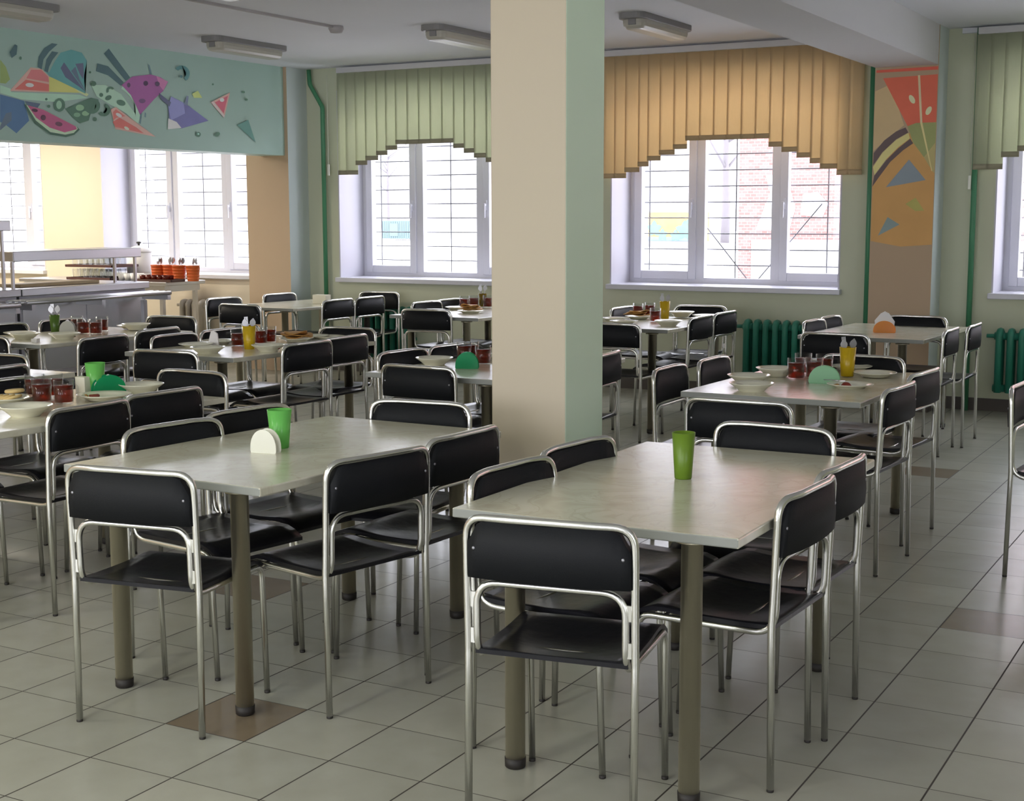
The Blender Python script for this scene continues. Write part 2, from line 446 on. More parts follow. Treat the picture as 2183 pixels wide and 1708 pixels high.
# strip of ceiling moulding over the blinds
struct('trim_2', box(-5.3, 0.0, YB - 0.05, YB, 2.955, 2.995), M['ceiling'])
struct('trim_3', box(0.6, XR, YB - 0.05, YB, 2.955, 2.995), M['ceiling'])

# ------------------------------------------------------------------ windows
def window(num, x0, x1, handles=True):
    yg = 8.86                                        # inner face of the PVC frame
    root = empty('window_%d' % num, (0, 0, 0)); root['kind'] = 'structure'
    # plastered reveals
    bm = bmesh.new()
    add_box(bm, x0 - 0.001, x0 + 0.012, YB - 0.003, yg + 0.02, SILL, HEAD)
    add_box(bm, x1 - 0.012, x1 + 0.001, YB - 0.003, yg + 0.02, SILL, HEAD)
    add_box(bm, x0, x1, YB - 0.003, yg + 0.02, HEAD - 0.012, HEAD + 0.001)
    obj('reveal', bm, M['reveal'], root)
    obj('window_sill', box(x0 - 0.02, x1 + 0.02, YB - 0.06, yg + 0.02, SILL - 0.005, SILL + 0.04, 0.006), M['pvc'], root)
    w = x1 - x0
    xs = [x0 + 0.012, x0 + 0.012 + w * 0.325, x0 + w * 0.675 - 0.01, x1 - 0.012]
    z0 = SILL + 0.04
    bm = bmesh.new(); fw = 0.055
    for xx in (xs[0], xs[3] - fw): add_box(bm, xx, xx + fw, yg, yg + 0.07, z0, HEAD)
    for xx in xs[1:3]: add_box(bm, xx - 0.045, xx + 0.045, yg, yg + 0.07, z0, HEAD)
    for (fa, fc) in ((xs[0] + fw, xs[1] - 0.045), (xs[1] + 0.045, xs[2] - 0.045), (xs[2] + 0.045, xs[3] - fw)):
        add_box(bm, fa, fc, yg + 0.001, yg + 0.069, z0, z0 + 0.05); add_box(bm, fa, fc, yg + 0.001, yg + 0.069, HEAD - 0.05, HEAD)
    obj('window_frame', bm, M['pvc'], root)
    pads = [(xs[0] + fw, xs[1] - 0.045, True), (xs[1] + 0.045, xs[2] - 0.045, False), (xs[2] + 0.045, xs[3] - fw, True)]
    for i, (a, c, sash) in enumerate(pads):
        s = 0.0
        if sash:
            s = 0.062
            bm = bmesh.new(); ys = yg - 0.018
            add_box(bm, a - 0.012, a + s, ys, yg + 0.06, z0 + 0.035, HEAD - 0.035, 0.006); add_box(bm, c - s, c + 0.012, ys, yg + 0.06, z0 + 0.035, HEAD - 0.035, 0.006)
            add_box(bm, a + s, c - s, ys + 0.001, yg + 0.06, z0 + 0.035, z0 + 0.11, 0.006); add_box(bm, a + s, c - s, ys + 0.001, yg + 0.06, HEAD - 0.11, HEAD - 0.035, 0.006)
            sa = obj('sash', bm, M['pvc'], root)
            if handles:
                hx = c - s * 0.45 if i == 0 else a + s * 0.45
                bm = bmesh.new(); add_box(bm, hx - 0.013, hx + 0.013, ys - 0.012, ys, 1.60, 1.70, 0.004)
                add_box(bm, hx - 0.01, hx + 0.01, ys - 0.045, ys - 0.027, 1.53, 1.67, 0.006); add_box(bm, hx - 0.008, hx + 0.008, ys - 0.03, ys - 0.008, 1.645, 1.665)
                obj('handle', bm, M['pvc'], sa)
        obj('pane', box(a + s - 0.004, c - s + 0.004, yg + 0.025, yg + 0.031, z0 + 0.04, HEAD - 0.04), M['pane'], root)
    # outside bars
    g = empty('window_grille', ((x0 + x1) / 2, 8.985, SILL))
    tag(g, {1: 'dark metal bars outside the window behind the serving kitchen',
            2: 'dark metal bars outside the window under the left green blind',
            3: 'dark metal bars outside the window under the orange blind',
            4: 'dark metal bars outside the window at the right edge',
            5: 'dark metal bars outside the leftmost kitchen window'}[num], 'window bars', 'security bars outside the windows')
    bm = bmesh.new(); hw = w / 2
    z = 0.06
    while z < 1.85:
        add_tube(bm, [(-hw - 0.03, 0, z), (hw + 0.03, 0, z)], 0.0062, 5); z += 0.142
    obj('horizontal_bars', bm, M['grille'], g)
    bm = bmesh.new()
    for k in range(5): add_tube(bm, [(-hw + w * (k + 0.35) / 5, 0.009, -0.02), (-hw + w * (k + 0.35) / 5, 0.009, 1.88)], 0.0062, 5)
    if num in (3, 4):
        for s in (-1, 1): add_tube(bm, [(0.1, 0.02, 0.02), (0.1 + s * 0.62, 0.02, 0.75)], 0.0062, 5)
    obj('vertical_bars', bm, M['grille'], g)
window(1, -8.63, -6.53)
window(2, -5.42, -3.33)
window(3, -2.43, -0.33)
window(4, 0.89, 2.99)
window(5, -11.65, -9.55)

# ------------------------------------------------------------------ vertical blinds
def blind(name, label, steps, fab, hem, y=8.345, ztop=2.945, turned=None):
    """steps: list of (x0, x1, bottom z) for every slat"""
    xa = steps[0][0]; xb = steps[-1][1]
    root = empty(name, (xa, y, ztop)); tag(root, label, 'window blind', 'stepped vertical blinds at the windows')
    obj('headrail', box(0, xb - xa, -0.025, 0.03, -0.012, 0.04, 0.004), M['beam'], root)
    rnd = random.Random(len(steps) + int(xa * 10))
    for (si, (x0, x1, zb)) in enumerate(steps):
        w = x1 - x0 + 0.014
        tilt = (0.50, -0.42, 0.34, 0.05)[len(steps) - 1 - si] if turned == 'right' and si > len(steps) - 4 else (0.40 if turned == 'left' and si == 1 else rnd.uniform(0.03, 0.07)); zl = zb - ztop
        def sheet(za, zc, th):
            bm = bmesh.new(); n = 4; vs = []
            for i in range(n + 1):
                u = (i / n - 0.5)
                yy = 0.004 * (1 - (2 * u) ** 2)
                cx, cy = u * w, yy
                c_, s_ = math.cos(tilt), math.sin(tilt)
                X = (x0 + x1) / 2 - xa + cx * c_ - cy * s_; Y = cx * s_ + cy * c_
                vs.append([bm.verts.new((X, Y - th, za)), bm.verts.new((X, Y - th, zc)), bm.verts.new((X, Y + th, za)), bm.verts.new((X, Y + th, zc))])
            for i in range(n):
                a, c = vs[i], vs[i + 1]
                for q in ((a[0], c[0], c[1], a[1]), (a[2], a[3], c[3], c[2]), (a[1], c[1], c[3], a[3]), (a[0], a[2], c[2], c[0])):
                    bm.faces.new(q).smooth = True
            for a in (vs[0], vs[-1]): bm.faces.new((a[0], a[1], a[3], a[2]))
            return bm
        s = obj('slat', sheet(zl + 0.03, -0.012, 0.0008), fab, root)
        obj('hem_weight', sheet(zl, zl + 0.042, 0.0022), hem, s)
    return root
BLINDS = {'A': [(-5.332, -5.227, 1.953), (-5.227, -5.121, 1.953), (-5.121, -5.004, 2.045), (-5.004, -4.876, 2.088), (-4.876, -4.766, 2.134), (-4.766, -4.652, 2.181), (-4.652, -4.522, 2.232), (-4.522, -4.392, 2.232), (-4.392, -4.263, 2.232), (-4.263, -4.133, 2.232), (-4.133, -4.004, 2.232), (-4.004, -3.889, 2.181), (-3.889, -3.779, 2.134), (-3.779, -3.651, 2.088), (-3.651, -3.534, 2.045), (-3.534, -3.429, 1.953), (-3.429, -3.324, 1.953)], 'B': [(-2.445, -2.343, 1.879), (-2.343, -2.24, 1.879), (-2.24, -2.114, 1.93), (-2.114, -2.026, 1.977), (-2.026, -1.913, 2.025), (-1.913, -1.783, 2.074), (-1.783, -1.669, 2.119), (-1.669, -1.545, 2.189), (-1.545, -1.421, 2.189), (-1.421, -1.297, 2.189), (-1.297, -1.173, 2.189), (-1.173, -1.049, 2.189), (-1.049, -0.925, 2.189), (-0.925, -0.811, 2.119), (-0.811, -0.681, 2.074), (-0.681, -0.568, 2.025), (-0.568, -0.48, 1.977), (-0.48, -0.354, 1.93), (-0.354, -0.251, 1.879), (-0.251, -0.149, 1.879)], 'C': [(0.736, 0.841, 1.903), (0.841, 0.946, 1.903), (0.946, 1.064, 1.995), (1.064, 1.191, 2.038), (1.191, 1.302, 2.084), (1.302, 1.416, 2.131), (1.416, 1.546, 2.182), (1.546, 1.675, 2.182), (1.675, 1.805, 2.182), (1.805, 1.934, 2.182), (1.934, 2.064, 2.182), (2.064, 2.178, 2.131), (2.178, 2.289, 2.084), (2.289, 2.416, 2.038), (2.416, 2.534, 1.995), (2.534, 2.639, 1.903), (2.639, 2.744, 1.903)]}
blind('vertical_blind', 'pale green vertical blind with stepped arch hem left of pillar', BLINDS['A'], M['blind_g'], M['blind_gw'], turned='left')
blind('vertical_blind', 'orange vertical blind with stepped arch hem', BLINDS['B'], M['blind_o'], M['blind_ow'], turned='right')
blind('vertical_blind', 'green vertical blind cut off by the right edge of the picture', BLINDS['C'], M['blind_g'], M['blind_gw'])
for lab, x, z in (('white blind cord weight hanging beside the left green pipe', -5.50, 2.06), ('white blind cord weight hanging beside the right green pipe', 0.70, 1.86)):
    bm = bmesh.new(); add_box(bm, -0.012, 0.012, -0.008, 0.008, -0.11, 0.0, 0.004); add_tube(bm, [(0, 0, -0.01), (0, 0, 2.93 - z)], 0.0025, 5)
    tag(obj('cord_weight', bm, M['white_pl'], loc=(x, 8.40, z)), lab, 'blind cord', 'cord weights of the blinds')

# ------------------------------------------------------------------ pipes and radiators
def pipe(label, pts, r, m):
    o = obj('heating_pipe', tube(fillet(pts, [0.08] * (len(pts) - 2)), r, 8), m); tag(o, label, 'pipe', 'heating pipes on the back wall'); return o
pipe('green heating pipe running up the wall left of the left green blind', [(-5.72, 8.40, 2.99), (-5.71, 8.40, 2.85), (-5.56, 8.40, 2.62), (-5.555, 8.40, 0.0)], 0.022, M['green_paint'])
pipe('green heating pipe between the orange blind and the peach pier', [(-0.085, 8.40, 2.99), (-0.085, 8.40, 0.0)], 0.024, M['green_paint'])
pipe('green heating pipe right of the peach pier', [(0.735, 8.40, 2.99), (0.735, 8.40, 0.0)], 0.022, M['green_paint'])
def radiator(label, x0, n, m, z0=0.14, z1=0.66, y=8.34, pitch=0.085):
    root = empty('radiator', (x0, y, 0)); tag(root, label, 'radiator', 'cast iron radiators under the windows')
    for k in range(n):
        bm = bmesh.new(); xc = pitch * (k + 0.5)
        pts = fillet([(xc, -0.045, z0 + 0.03), (xc, -0.045, z1 - 0.01), (xc, 0.045, z1 - 0.01), (xc, 0.045, z0 + 0.03)], [0.04, 0.04])
        add_tube(bm, pts, 0.028, 8)
        add_tube(bm, [(xc - pitch / 2, 0, z1 - 0.05), (xc + pitch / 2, 0, z1 - 0.05)], 0.030, 8)
        add_tube(bm, [(xc - pitch / 2, 0, z0 + 0.06), (xc + pitch / 2, 0, z0 + 0.06)], 0.030, 8)
        add_box(bm, xc - 0.012, xc + 0.012, -0.04, 0.04, z0 + 0.05, z1 - 0.05)
        obj('section', bm, m, root)
    bm = bmesh.new()
    for xx in (0.04, pitch * n - 0.04): add_box(bm, xx - 0.01, xx + 0.01, 0.03, y and (YB - y), z0 + 0.2, z0 + 0.23)
    obj('wall_bracket', bm, m, root)
    add = bmesh.new(); add_tube(add, [(-0.06, 0, z1 - 0.05), (0.02, 0, z1 - 0.05)], 0.016, 8); add_tube(add, [(pitch * n - 0.02, 0, z0 + 0.06), (pitch * n + 0.06, 0, z0 + 0.06)], 0.016, 8)
    obj('connector', add, m, root)
    return root
radiator('green radiator below the orange blind window', -1.12, 9, M['teal_paint'])
radiator('green radiator below the window at the right edge', 0.95, 10, M['teal_paint'])
radiator('green radiator below the left green blind window', -5.16, 8, M['teal_paint'])
radiator('cream radiator in the kitchen beneath the window', -7.42, 4, M['cream_rad'])

# ------------------------------------------------------------------ ceiling fittings
def ceiling_light(label, x, y0, y1):
    root = empty('ceiling_light', (x, (y0 + y1) / 2, ZC)); tag(root, label, 'ceiling lamp', 'unlit ceiling lamps'); h = (y1 - y0) / 2
    def pill(hw, hl, za, zb, bev):
        bm = bmesh.new(); add_box(bm, -hw, hw, -hl, hl, za, zb)
        es = [e for e in bm.edges if abs(e.verts[0].co.z - e.verts[1].co.z) > 0.01]
        bmesh.ops.bevel(bm, geom=es, offset=hw * 0.62, segments=5, affect='EDGES', profile=0.5)
        es = [e for e in bm.edges if all(v.co.z < za + 1e-4 for v in e.verts)]
        bmesh.ops.bevel(bm, geom=es, offset=bev, segments=3, affect='EDGES', profile=0.5)
        return bm
    obj('base', pill(0.105, h, -0.045, 0.0, 0.008), M['lamp_base'], root)
    obj('diffuser', pill(0.092, h - 0.05, -0.115, -0.04, 0.045), M['lamp_diff'], root)
    bm = bmesh.new()
    for s in (-1, 1): add_box(bm, -0.03, 0.03, s * (h - 0.055) - 0.012, s * (h - 0.055) + 0.012, -0.085, -0.03, 0.004)
    obj('clip', bm, M['lamp_base'], root)
    return root
ceiling_light('unlit ceiling lamp right of the cream pillar', -1.29, 6.30, 7.28)
ceiling_light('unlit ceiling lamp just left of the cream pillar', -2.88, 6.15, 7.08)
ceiling_light('unlit ceiling lamp in front of the fruit mural', -4.80, 5.85, 6.78)
ceiling_light('unlit ceiling lamp cut off at the top left corner', -4.65, 3.15, 4.08)
ceiling_light('unlit ceiling lamp barely showing at the top edge', -2.88, 3.05, 3.98)
bm = bmesh.new(); add_box(bm, -3.58, -3.555, 1.0, 5.85, 2.982, ZC)
tag(obj('cable_duct', bm, M['duct']), 'thin grey cable duct running along the white ceiling', 'cable duct')
bm = bmesh.new(); add_lathe(bm, [(0, 0), (0.055, 0), (0.06, -0.02), (0.045, -0.05), (0, -0.055)], 16, c=(-3.567, 5.90, ZC))
tag(obj('smoke_detector', bm, M['duct']), 'small round smoke detector at the end of the cable duct', 'smoke detector')

# ------------------------------------------------------------------ wall paintings (flat, on their walls)
MURAL = [
    ((0.391, 0.519, 0.201), [(4.643, 2.755), (4.695, 2.706), (4.73, 2.613), (4.686, 2.577), (4.632, 2.578)]),
    ((0.139, 0.263, 0.472), [(4.626, 2.492), (4.861, 2.457), (4.902, 2.308), (4.768, 2.203), (4.667, 2.263), (4.613, 2.282)]),
    ((0.183, 0.253, 0.336), [(4.611, 2.249), (4.672, 2.35), (4.729, 2.364), (4.725, 2.299), (4.609, 2.217)]),
    ((0.568, 0.85, 0.668), [(4.631, 2.562), (4.753, 2.537), (4.731, 2.516), (5.445, 2.546), (5.538, 2.527), (5.197, 2.471), (4.833, 2.468), (4.627, 2.503)]),
    ((0.85, 0.541, 0.472), [(4.732, 2.535), (4.941, 2.722), (5.05, 2.721), (5.127, 2.666), (5.127, 2.544), (5.112, 2.541), (4.727, 2.524)]),
    ((0.85, 0.244, 0.218), [(4.77, 2.54), (4.888, 2.623), (5.123, 2.605), (5.12, 2.551)]),
    ((0.85, 0.292, 0.304), [(4.892, 2.634), (4.945, 2.704), (5.049, 2.713), (5.117, 2.665), (5.124, 2.622)]),
    ((0.794, 0.788, 0.269), [(5.127, 2.666), (5.357, 2.617), (5.462, 2.562), (5.12, 2.546)]),
    ((0.748, 0.85, 0.472), [(5.357, 2.617), (5.547, 2.557), (5.523, 2.538), (5.446, 2.561)]),
    ((0.85, 0.85, 0.837), [(4.966, 2.584), (4.96, 2.577), (4.947, 2.571), (4.929, 2.568), (4.91, 2.568), (4.894, 2.571), (4.883, 2.577), (4.88, 2.584), (4.886, 2.591), (4.899, 2.597), (4.917, 2.6), (4.936, 2.6), (4.952, 2.597), (4.963, 2.591)]),
    ((0.183, 0.484, 0.486), [(5.065, 2.727), (5.134, 2.667), (5.508, 2.56), (5.5, 2.696), (5.542, 2.826), (5.488, 2.887), (5.373, 2.9), (5.258, 2.865), (5.186, 2.782), (5.129, 2.7)]),
    ((0.168, 0.192, 0.304), [(5.251, 2.743), (5.291, 2.792), (5.392, 2.688), (5.509, 2.577), (5.449, 2.607), (5.299, 2.675)]),
    ((0.191, 0.209, 0.32), [(5.413, 2.791), (5.499, 2.805), (5.502, 2.719), (5.491, 2.673), (5.455, 2.715)]),
    ((0.183, 0.253, 0.348), [(5.363, 2.73), (5.412, 2.769), (5.452, 2.67), (5.51, 2.583), (5.465, 2.625)]),
    ((0.12, 0.217, 0.245), [(5.01, 2.731), (5.026, 2.812), (5.088, 2.884), (5.172, 2.931), (5.231, 2.929), (5.138, 2.861), (5.076, 2.795), (5.052, 2.715)]),
    ((0.12, 0.217, 0.245), [(5.078, 2.706), (5.105, 2.797), (5.168, 2.867), (5.235, 2.865), (5.172, 2.803), (5.132, 2.744), (5.114, 2.696)]),
    ((0.12, 0.217, 0.245), [(5.734, 2.903), (5.793, 2.95), (6.029, 2.733), (5.977, 2.699)]),
    ((0.12, 0.217, 0.245), [(5.637, 2.751), (5.657, 2.816), (5.777, 2.804), (5.951, 2.686), (5.916, 2.654), (5.773, 2.728)]),
    ((0.568, 0.85, 0.668), [(5.943, 2.66), (5.983, 2.645), (6.019, 2.627), (6.051, 2.604), (6.079, 2.579), (6.101, 2.551), (6.118, 2.52), (6.128, 2.488), (6.133, 2.454), (6.131, 2.419), (6.124, 2.385), (6.11, 2.351), (6.061, 2.36), (6.073, 2.389), (6.08, 2.419), (6.082, 2.448), (6.078, 2.478), (6.068, 2.506), (6.054, 2.532), (6.035, 2.556), (6.011, 2.578), (5.983, 2.598), (5.952, 2.614), (5.918, 2.627)]),
    ((0.583, 0.85, 0.668), [(5.575, 2.634), (5.736, 2.646), (5.913, 2.588), (6.073, 2.432), (6.086, 2.349), (5.971, 2.426), (5.792, 2.486), (5.634, 2.546)]),
    ((0.495, 0.176, 0.459), [(5.925, 2.66), (6.055, 2.741), (6.28, 2.778), (6.403, 2.763), (6.494, 2.728), (6.433, 2.65), (6.313, 2.568), (6.132, 2.424), (6.085, 2.505), (6.03, 2.585)]),
    ((0.731, 0.292, 0.543), [(6.35, 2.771), (6.494, 2.734), (6.433, 2.65), (6.382, 2.695)]),
    ((0.153, 0.098, 0.185), [(6.029, 2.668), (6.027, 2.659), (6.021, 2.652), (6.013, 2.647), (6.003, 2.646), (5.996, 2.65), (5.99, 2.656), (5.989, 2.665), (5.991, 2.674), (5.997, 2.681), (6.006, 2.686), (6.015, 2.686), (6.023, 2.683), (6.028, 2.677)]),
    ((0.153, 0.098, 0.185), [(6.245, 2.699), (6.242, 2.689), (6.233, 2.681), (6.221, 2.676), (6.208, 2.675), (6.196, 2.678), (6.188, 2.685), (6.186, 2.694), (6.189, 2.704), (6.198, 2.712), (6.21, 2.717), (6.223, 2.718), (6.235, 2.715), (6.242, 2.708)]),
    ((0.153, 0.098, 0.185), [(6.389, 2.705), (6.386, 2.696), (6.377, 2.688), (6.365, 2.683), (6.351, 2.682), (6.339, 2.685), (6.331, 2.692), (6.329, 2.7), (6.332, 2.71), (6.341, 2.717), (6.353, 2.722), (6.367, 2.723), (6.379, 2.72), (6.387, 2.714)]),
    ((0.242, 0.128, 0.274), [(6.206, 2.546), (6.201, 2.538), (6.189, 2.53), (6.173, 2.525), (6.154, 2.524), (6.138, 2.527), (6.127, 2.533), (6.123, 2.541), (6.127, 2.55), (6.139, 2.557), (6.156, 2.562), (6.175, 2.563), (6.191, 2.561), (6.202, 2.555)]),
    ((0.224, 0.358, 0.407), [(6.25, 2.865), (6.27, 2.855), (6.298, 2.779), (6.272, 2.777)]),
    ((0.224, 0.358, 0.407), [(6.132, 2.424), (6.159, 2.443), (6.137, 2.346), (6.12, 2.351)]),
    ((0.224, 0.358, 0.407), [(6.191, 2.451), (6.207, 2.44), (6.202, 2.404), (6.185, 2.409)]),
    ((0.85, 0.541, 0.472), [(5.787, 2.451), (5.849, 2.472), (5.995, 2.398), (6.315, 2.245), (5.831, 2.288)]),
    ((0.85, 0.244, 0.218), [(5.804, 2.346), (5.886, 2.386), (6.084, 2.313), (6.167, 2.269), (5.832, 2.306)]),
    ((0.85, 0.277, 0.245), [(5.814, 2.429), (5.848, 2.454), (5.953, 2.402), (5.852, 2.384), (5.81, 2.358)]),
    ((0.85, 0.85, 0.837), [(5.913, 2.395), (5.905, 2.391), (5.892, 2.389), (5.876, 2.391), (5.861, 2.397), (5.849, 2.404), (5.843, 2.412), (5.844, 2.418), (5.852, 2.423), (5.865, 2.424), (5.881, 2.422), (5.896, 2.417), (5.908, 2.41), (5.914, 2.402)]),
    ((0.85, 0.85, 0.702), [(5.994, 2.291), (5.987, 2.287), (5.976, 2.286), (5.963, 2.288), (5.95, 2.293), (5.94, 2.299), (5.935, 2.305), (5.936, 2.311), (5.942, 2.315), (5.953, 2.316), (5.966, 2.314), (5.979, 2.309), (5.989, 2.303), (5.994, 2.297)]),
    ((0.139, 0.272, 0.201), [(5.285, 2.425), (5.442, 2.484), (5.57, 2.53), (5.649, 2.523), (5.661, 2.455), (5.563, 2.414), (5.531, 2.343), (5.432, 2.314), (5.343, 2.367)]),
    ((0.379, 0.633, 0.407), [(5.486, 2.444), (5.481, 2.432), (5.467, 2.423), (5.448, 2.417), (5.427, 2.416), (5.409, 2.419), (5.397, 2.427), (5.393, 2.438), (5.398, 2.449), (5.411, 2.459), (5.43, 2.465), (5.451, 2.466), (5.47, 2.462), (5.482, 2.454)]),
    ((0.379, 0.633, 0.407), [(5.54, 2.401), (5.536, 2.392), (5.524, 2.384), (5.507, 2.379), (5.489, 2.378), (5.473, 2.381), (5.462, 2.387), (5.459, 2.396), (5.463, 2.405), (5.475, 2.413), (5.491, 2.418), (5.51, 2.419), (5.526, 2.416), (5.537, 2.41)]),
    ((0.301, 0.541, 0.371), [(5.442, 2.384), (5.438, 2.376), (5.427, 2.369), (5.412, 2.364), (5.396, 2.363), (5.381, 2.366), (5.371, 2.372), (5.368, 2.379), (5.372, 2.388), (5.383, 2.395), (5.398, 2.399), (5.414, 2.4), (5.429, 2.397), (5.439, 2.392)]),
    ((0.139, 0.272, 0.201), [(5.656, 2.505), (5.666, 2.483), (5.664, 2.458), (5.65, 2.435), (5.626, 2.416), (5.595, 2.403), (5.561, 2.399), (5.53, 2.404), (5.504, 2.417), (5.488, 2.436), (5.482, 2.46), (5.489, 2.484), (5.53, 2.475), (5.526, 2.463), (5.529, 2.451), (5.538, 2.441), (5.551, 2.434), (5.568, 2.432), (5.585, 2.434), (5.601, 2.44), (5.613, 2.45), (5.62, 2.462), (5.621, 2.475), (5.616, 2.487)]),
    ((0.139, 0.272, 0.201), [(5.724, 2.494), (5.749, 2.489), (5.769, 2.477), (5.781, 2.46), (5.783, 2.441), (5.775, 2.422), (5.759, 2.405), (5.736, 2.392), (5.709, 2.386), (5.682, 2.388), (5.659, 2.396), (5.643, 2.409), (5.677, 2.425), (5.685, 2.419), (5.696, 2.415), (5.709, 2.414), (5.721, 2.417), (5.732, 2.423), (5.74, 2.431), (5.744, 2.441), (5.743, 2.45), (5.737, 2.458), (5.728, 2.463), (5.716, 2.466)]),
    ((0.139, 0.272, 0.201), [(5.747, 2.582), (5.742, 2.591), (5.742, 2.601), (5.745, 2.611), (5.752, 2.621), (5.762, 2.629), (5.774, 2.634), (5.788, 2.638), (5.802, 2.638), (5.815, 2.636), (5.826, 2.631), (5.834, 2.624), (5.811, 2.613), (5.807, 2.616), (5.802, 2.618), (5.796, 2.62), (5.789, 2.619), (5.783, 2.618), (5.777, 2.615), (5.772, 2.611), (5.769, 2.607), (5.768, 2.602), (5.768, 2.598), (5.77, 2.593)]),
    ((0.139, 0.272, 0.201), [(5.632, 2.649), (5.628, 2.64), (5.619, 2.632), (5.606, 2.627), (5.592, 2.626), (5.579, 2.629), (5.571, 2.636), (5.568, 2.644), (5.572, 2.654), (5.581, 2.662), (5.594, 2.667), (5.608, 2.668), (5.621, 2.665), (5.629, 2.658)]),
    ((0.139, 0.272, 0.201), [(5.705, 2.562), (5.703, 2.555), (5.696, 2.549), (5.687, 2.545), (5.677, 2.544), (5.668, 2.547), (5.662, 2.552), (5.66, 2.559), (5.663, 2.566), (5.669, 2.572), (5.679, 2.576), (5.689, 2.577), (5.698, 2.574), (5.704, 2.569)]),
    ((0.139, 0.272, 0.201), [(5.959, 2.503), (5.95, 2.494), (5.932, 2.488), (5.909, 2.487), (5.887, 2.49), (5.869, 2.498), (5.859, 2.508), (5.859, 2.519), (5.868, 2.529), (5.886, 2.534), (5.908, 2.536), (5.931, 2.532), (5.949, 2.525), (5.959, 2.514)]),
    ((0.139, 0.272, 0.201), [(5.798, 2.559), (5.799, 2.55), (5.794, 2.54), (5.782, 2.531), (5.766, 2.524), (5.75, 2.521), (5.736, 2.522), (5.728, 2.527), (5.726, 2.535), (5.732, 2.545), (5.744, 2.554), (5.759, 2.561), (5.775, 2.565), (5.789, 2.564)]),
    ((0.139, 0.272, 0.201), [(5.622, 2.359), (5.619, 2.352), (5.613, 2.346), (5.604, 2.343), (5.594, 2.342), (5.585, 2.345), (5.579, 2.35), (5.577, 2.357), (5.58, 2.364), (5.586, 2.37), (5.596, 2.374), (5.606, 2.374), (5.614, 2.372), (5.62, 2.366)]),
    ((0.139, 0.272, 0.201), [(5.279, 2.453), (5.272, 2.429), (5.254, 2.409), (5.229, 2.397), (5.202, 2.396), (5.178, 2.405), (5.163, 2.423), (5.158, 2.446), (5.166, 2.469), (5.183, 2.489), (5.208, 2.501), (5.235, 2.503), (5.259, 2.494), (5.274, 2.477)]),
    ((0.441, 0.717, 0.528), [(5.244, 2.451), (5.24, 2.436), (5.231, 2.424), (5.219, 2.417), (5.205, 2.416), (5.194, 2.422), (5.186, 2.433), (5.184, 2.447), (5.188, 2.462), (5.197, 2.474), (5.209, 2.482), (5.223, 2.483), (5.234, 2.477), (5.242, 2.466)]),
    ((0.139, 0.272, 0.201), [(5.122, 2.432), (5.12, 2.427), (5.115, 2.422), (5.109, 2.419), (5.101, 2.419), (5.095, 2.421), (5.091, 2.425), (5.089, 2.43), (5.091, 2.436), (5.096, 2.44), (5.103, 2.443), (5.11, 2.443), (5.116, 2.441), (5.121, 2.437)]),
    ((0.139, 0.272, 0.201), [(5.096, 2.486), (5.094, 2.482), (5.09, 2.478), (5.085, 2.476), (5.079, 2.475), (5.074, 2.477), (5.07, 2.48), (5.069, 2.484), (5.071, 2.489), (5.075, 2.493), (5.08, 2.495), (5.086, 2.495), (5.091, 2.494), (5.095, 2.49)]),
    ((0.139, 0.272, 0.201), [(4.851, 2.785), (4.85, 2.779), (4.846, 2.774), (4.841, 2.771), (4.835, 2.771), (4.83, 2.773), (4.827, 2.777), (4.826, 2.783), (4.827, 2.788), (4.831, 2.793), (4.837, 2.796), (4.842, 2.797), (4.847, 2.795), (4.85, 2.791)]),
    ((0.139, 0.272, 0.201), [(5.578, 2.737), (5.577, 2.733), (5.573, 2.729), (5.568, 2.727), (5.562, 2.727), (5.557, 2.728), (5.554, 2.731), (5.553, 2.735), (5.554, 2.739), (5.558, 2.743), (5.563, 2.745), (5.569, 2.745), (5.574, 2.744), (5.577, 2.741)]),
    ((0.168, 0.226, 0.336), [(4.861, 2.457), (5.019, 2.446), (4.99, 2.413), (4.888, 2.426)]),
    ((0.108, 0.209, 0.155), [(4.852, 2.432), (4.951, 2.289), (5.107, 2.208), (5.272, 2.196), (5.365, 2.22), (5.425, 2.263), (5.399, 2.284), (5.045, 2.405)]),
    ((0.663, 0.85, 0.619), [(4.874, 2.427), (4.964, 2.312), (5.109, 2.228), (5.265, 2.215), (5.358, 2.233), (5.406, 2.27), (5.392, 2.286), (5.045, 2.403)]),
    ((0.663, 0.176, 0.336), [(4.885, 2.426), (5.045, 2.401), (5.384, 2.287), (5.395, 2.265), (5.259, 2.233), (5.103, 2.264), (4.968, 2.334)]),
    ((0.183, 0.088, 0.135), [(4.988, 2.388), (4.983, 2.382), (4.973, 2.379), (4.96, 2.377), (4.946, 2.379), (4.935, 2.382), (4.928, 2.388), (4.926, 2.394), (4.931, 2.399), (4.941, 2.403), (4.955, 2.404), (4.968, 2.403), (4.98, 2.399), (4.987, 2.394)]),
    ((0.183, 0.088, 0.135), [(5.068, 2.34), (5.065, 2.33), (5.057, 2.322), (5.046, 2.317), (5.034, 2.316), (5.024, 2.32), (5.017, 2.327), (5.015, 2.337), (5.018, 2.347), (5.026, 2.355), (5.037, 2.36), (5.049, 2.36), (5.059, 2.357), (5.066, 2.349)]),
    ((0.261, 0.115, 0.177), [(5.24, 2.293), (5.234, 2.285), (5.221, 2.28), (5.205, 2.278), (5.188, 2.28), (5.174, 2.285), (5.165, 2.292), (5.164, 2.3), (5.17, 2.308), (5.183, 2.313), (5.199, 2.315), (5.216, 2.313), (5.23, 2.308), (5.239, 2.301)]),
    ((0.242, 0.244, 0.528), [(6.481, 2.53), (6.524, 2.607), (6.738, 2.544), (7.008, 2.421), (6.635, 2.332), (6.491, 2.38)]),
    ((0.391, 0.406, 0.772), [(6.481, 2.53), (6.524, 2.607), (6.683, 2.562), (6.697, 2.469), (6.51, 2.396)]),
